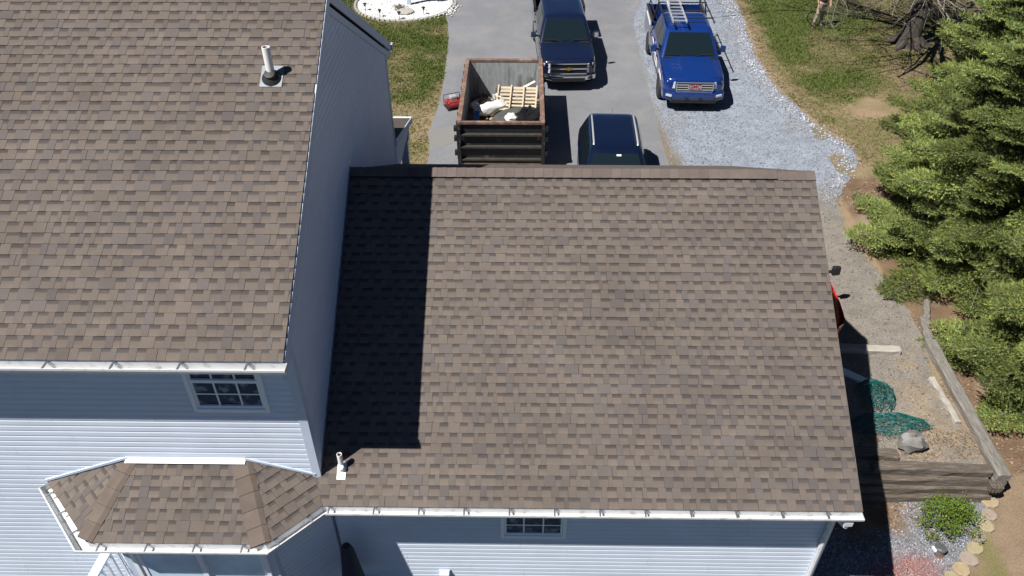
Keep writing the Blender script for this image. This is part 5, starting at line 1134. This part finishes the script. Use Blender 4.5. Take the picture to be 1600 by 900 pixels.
mb = MB(); mb.tube([(0, 0, 0), (0, 0, .5)], .02, 8); mb.lathe([(.22, 0), (.22, .05), (.05, .09)], n=18); put(mb, 'base', 'blackmetal', t, world=False)

# ------------------------------------------------------------------ person by the bare tree
def skinned(name, joints, edges, mat, parent, sub=2):
    me = bpy.data.meshes.new(name); me.from_pydata([j[0] for j in joints], edges, []); o = link(name, me, parent); me.materials.append(MATS[mat])
    sk = o.modifiers.new('skin', 'SKIN'); sk.use_smooth_shade = True
    layer = me.skin_vertices[0] if len(me.skin_vertices) else None
    if layer is None:
        bpy.context.view_layer.objects.active = o; o.select_set(True); bpy.ops.mesh.customdata_skin_add(); layer = me.skin_vertices[0]; o.select_set(False)
    for i, j in enumerate(joints): layer.data[i].radius = (j[1], j[1] if len(j) < 3 else j[2]); layer.data[i].use_root = (i == 0)
    ss = o.modifiers.new('sub', 'SUBSURF'); ss.levels = sub; ss.render_levels = sub; return o
per = thing('person', 'person in khaki trousers and dark shirt walking across the yard', 'person', (11.55, 30.75, .0), R_(12))
LEG = {-1: [(-.10, 0, .92), (-.145, -.04, .50), (-.19, .03, .09)], 1: [(.10, 0, .92), (.115, .06, .50), (.10, .02, .09)]}
J = [((0, 0, .97), .13, .10), ((0, 0, 1.18), .13, .095), ((0, .0, 1.40), .15, .10), ((0, -.01, 1.52), .055), ((0, -.02, 1.60), .065), ((0, -.03, 1.70), .085), ((0, -.02, 1.79), .05)]; E_ = [(0, 1), (1, 2), (2, 3), (3, 4), (4, 5), (5, 6)]
for s in (-1, 1):
    b = len(J); J += [(LEG[s][0], .085), (LEG[s][1], .06), (LEG[s][2], .042), ((LEG[s][2][0], LEG[s][2][1]-.14, .04), .035)]; E_ += [(0, b), (b, b+1), (b+1, b+2), (b+2, b+3)]
    b = len(J); J += [((s*.19, 0, 1.42), .055), ((s*.26, .02, 1.14), .042), ((s*.25, -.12, .92), .032), ((s*.245, -.16, .85), .036)]; E_ += [(2, b), (b, b+1), (b+1, b+2), (b+2, b+3)]
    for k in range(4): e = len(J); J += [((s*.245+(.02*k-.03), -.18, .81), .010), ((s*.245+(.02*k-.03), -.185, .77-.006*abs(k-1.5)), .008)]; E_ += [(b+3, e), (e, e+1)]
    e = len(J); J += [((s*.21, -.18, .84), .010), ((s*.20, -.20, .805), .008)]; E_ += [(b+3, e), (e, e+1)]
body = skinned('body', J, E_, 'skin', per)
J = [((0, 0, 1.06), .155, .125), ((0, 0, .93), .16, .13)]; E_ = [(0, 1)]
for s in (-1, 1): b = len(J); J += [((s*.105, 0, .86), .105), (LEG[s][1], .082), ((LEG[s][2][0], LEG[s][2][1], .10), .068), ((LEG[s][2][0], LEG[s][2][1], .06), .070)]; E_ += [(1, b), (b, b+1), (b+1, b+2), (b+2, b+3)]
skinned('trousers', J, E_, 'khaki', per)
J = [((0, 0, .90), .20, .165), ((0, 0, 1.18), .17, .135), ((0, 0, 1.42), .165, .115), ((0, 0, 1.47), .08)]; E_ = [(0, 1), (1, 2), (2, 3)]
for s in (-1, 1): b = len(J); J += [((s*.20, 0, 1.42), .07), ((s*.25, .015, 1.20), .06)]; E_ += [(2, b), (b, b+1)]
skinned('shirt', J, E_, 'shirt', per)
for s in (-1, 1): x, y, z = LEG[s][2]; mb = MB(); mb.hexa([(x-.05, y-.20, 0), (x+.05, y-.20, 0), (x+.05, y+.09, 0), (x-.05, y+.09, 0)], [(x-.04, y-.17, .07), (x+.04, y-.17, .07), (x+.05, y+.08, .13), (x-.05, y+.08, .13)]); put(mb, 'boot', 'boot', per, world=False, bevel=.02)
mb = MB(); mb.lathe([(.095, 1.70), (.10, 1.76), (.085, 1.82), (.04, 1.85), (.001, 1.855)], (0, -.02, 0), 16); put(mb, 'hair', 'hair', per, world=False, smooth=True)
for nm_, p, r_ in (('nose', (0, -.125, 1.69), .018), ('ear', (.088, -.02, 1.69), .02), ('ear', (-.088, -.02, 1.69), .02), ('eye', (.034, -.108, 1.715), .010), ('eye', (-.034, -.108, 1.715), .010)):
    mb = MB(); mb.lathe([(.001, -r_), (r_*.8, -r_*.5), (r_, 0), (r_*.8, r_*.5), (.001, r_)], p, 8); put(mb, nm_, 'dark' if nm_ == 'eye' else 'skin', body, world=False, smooth=True)
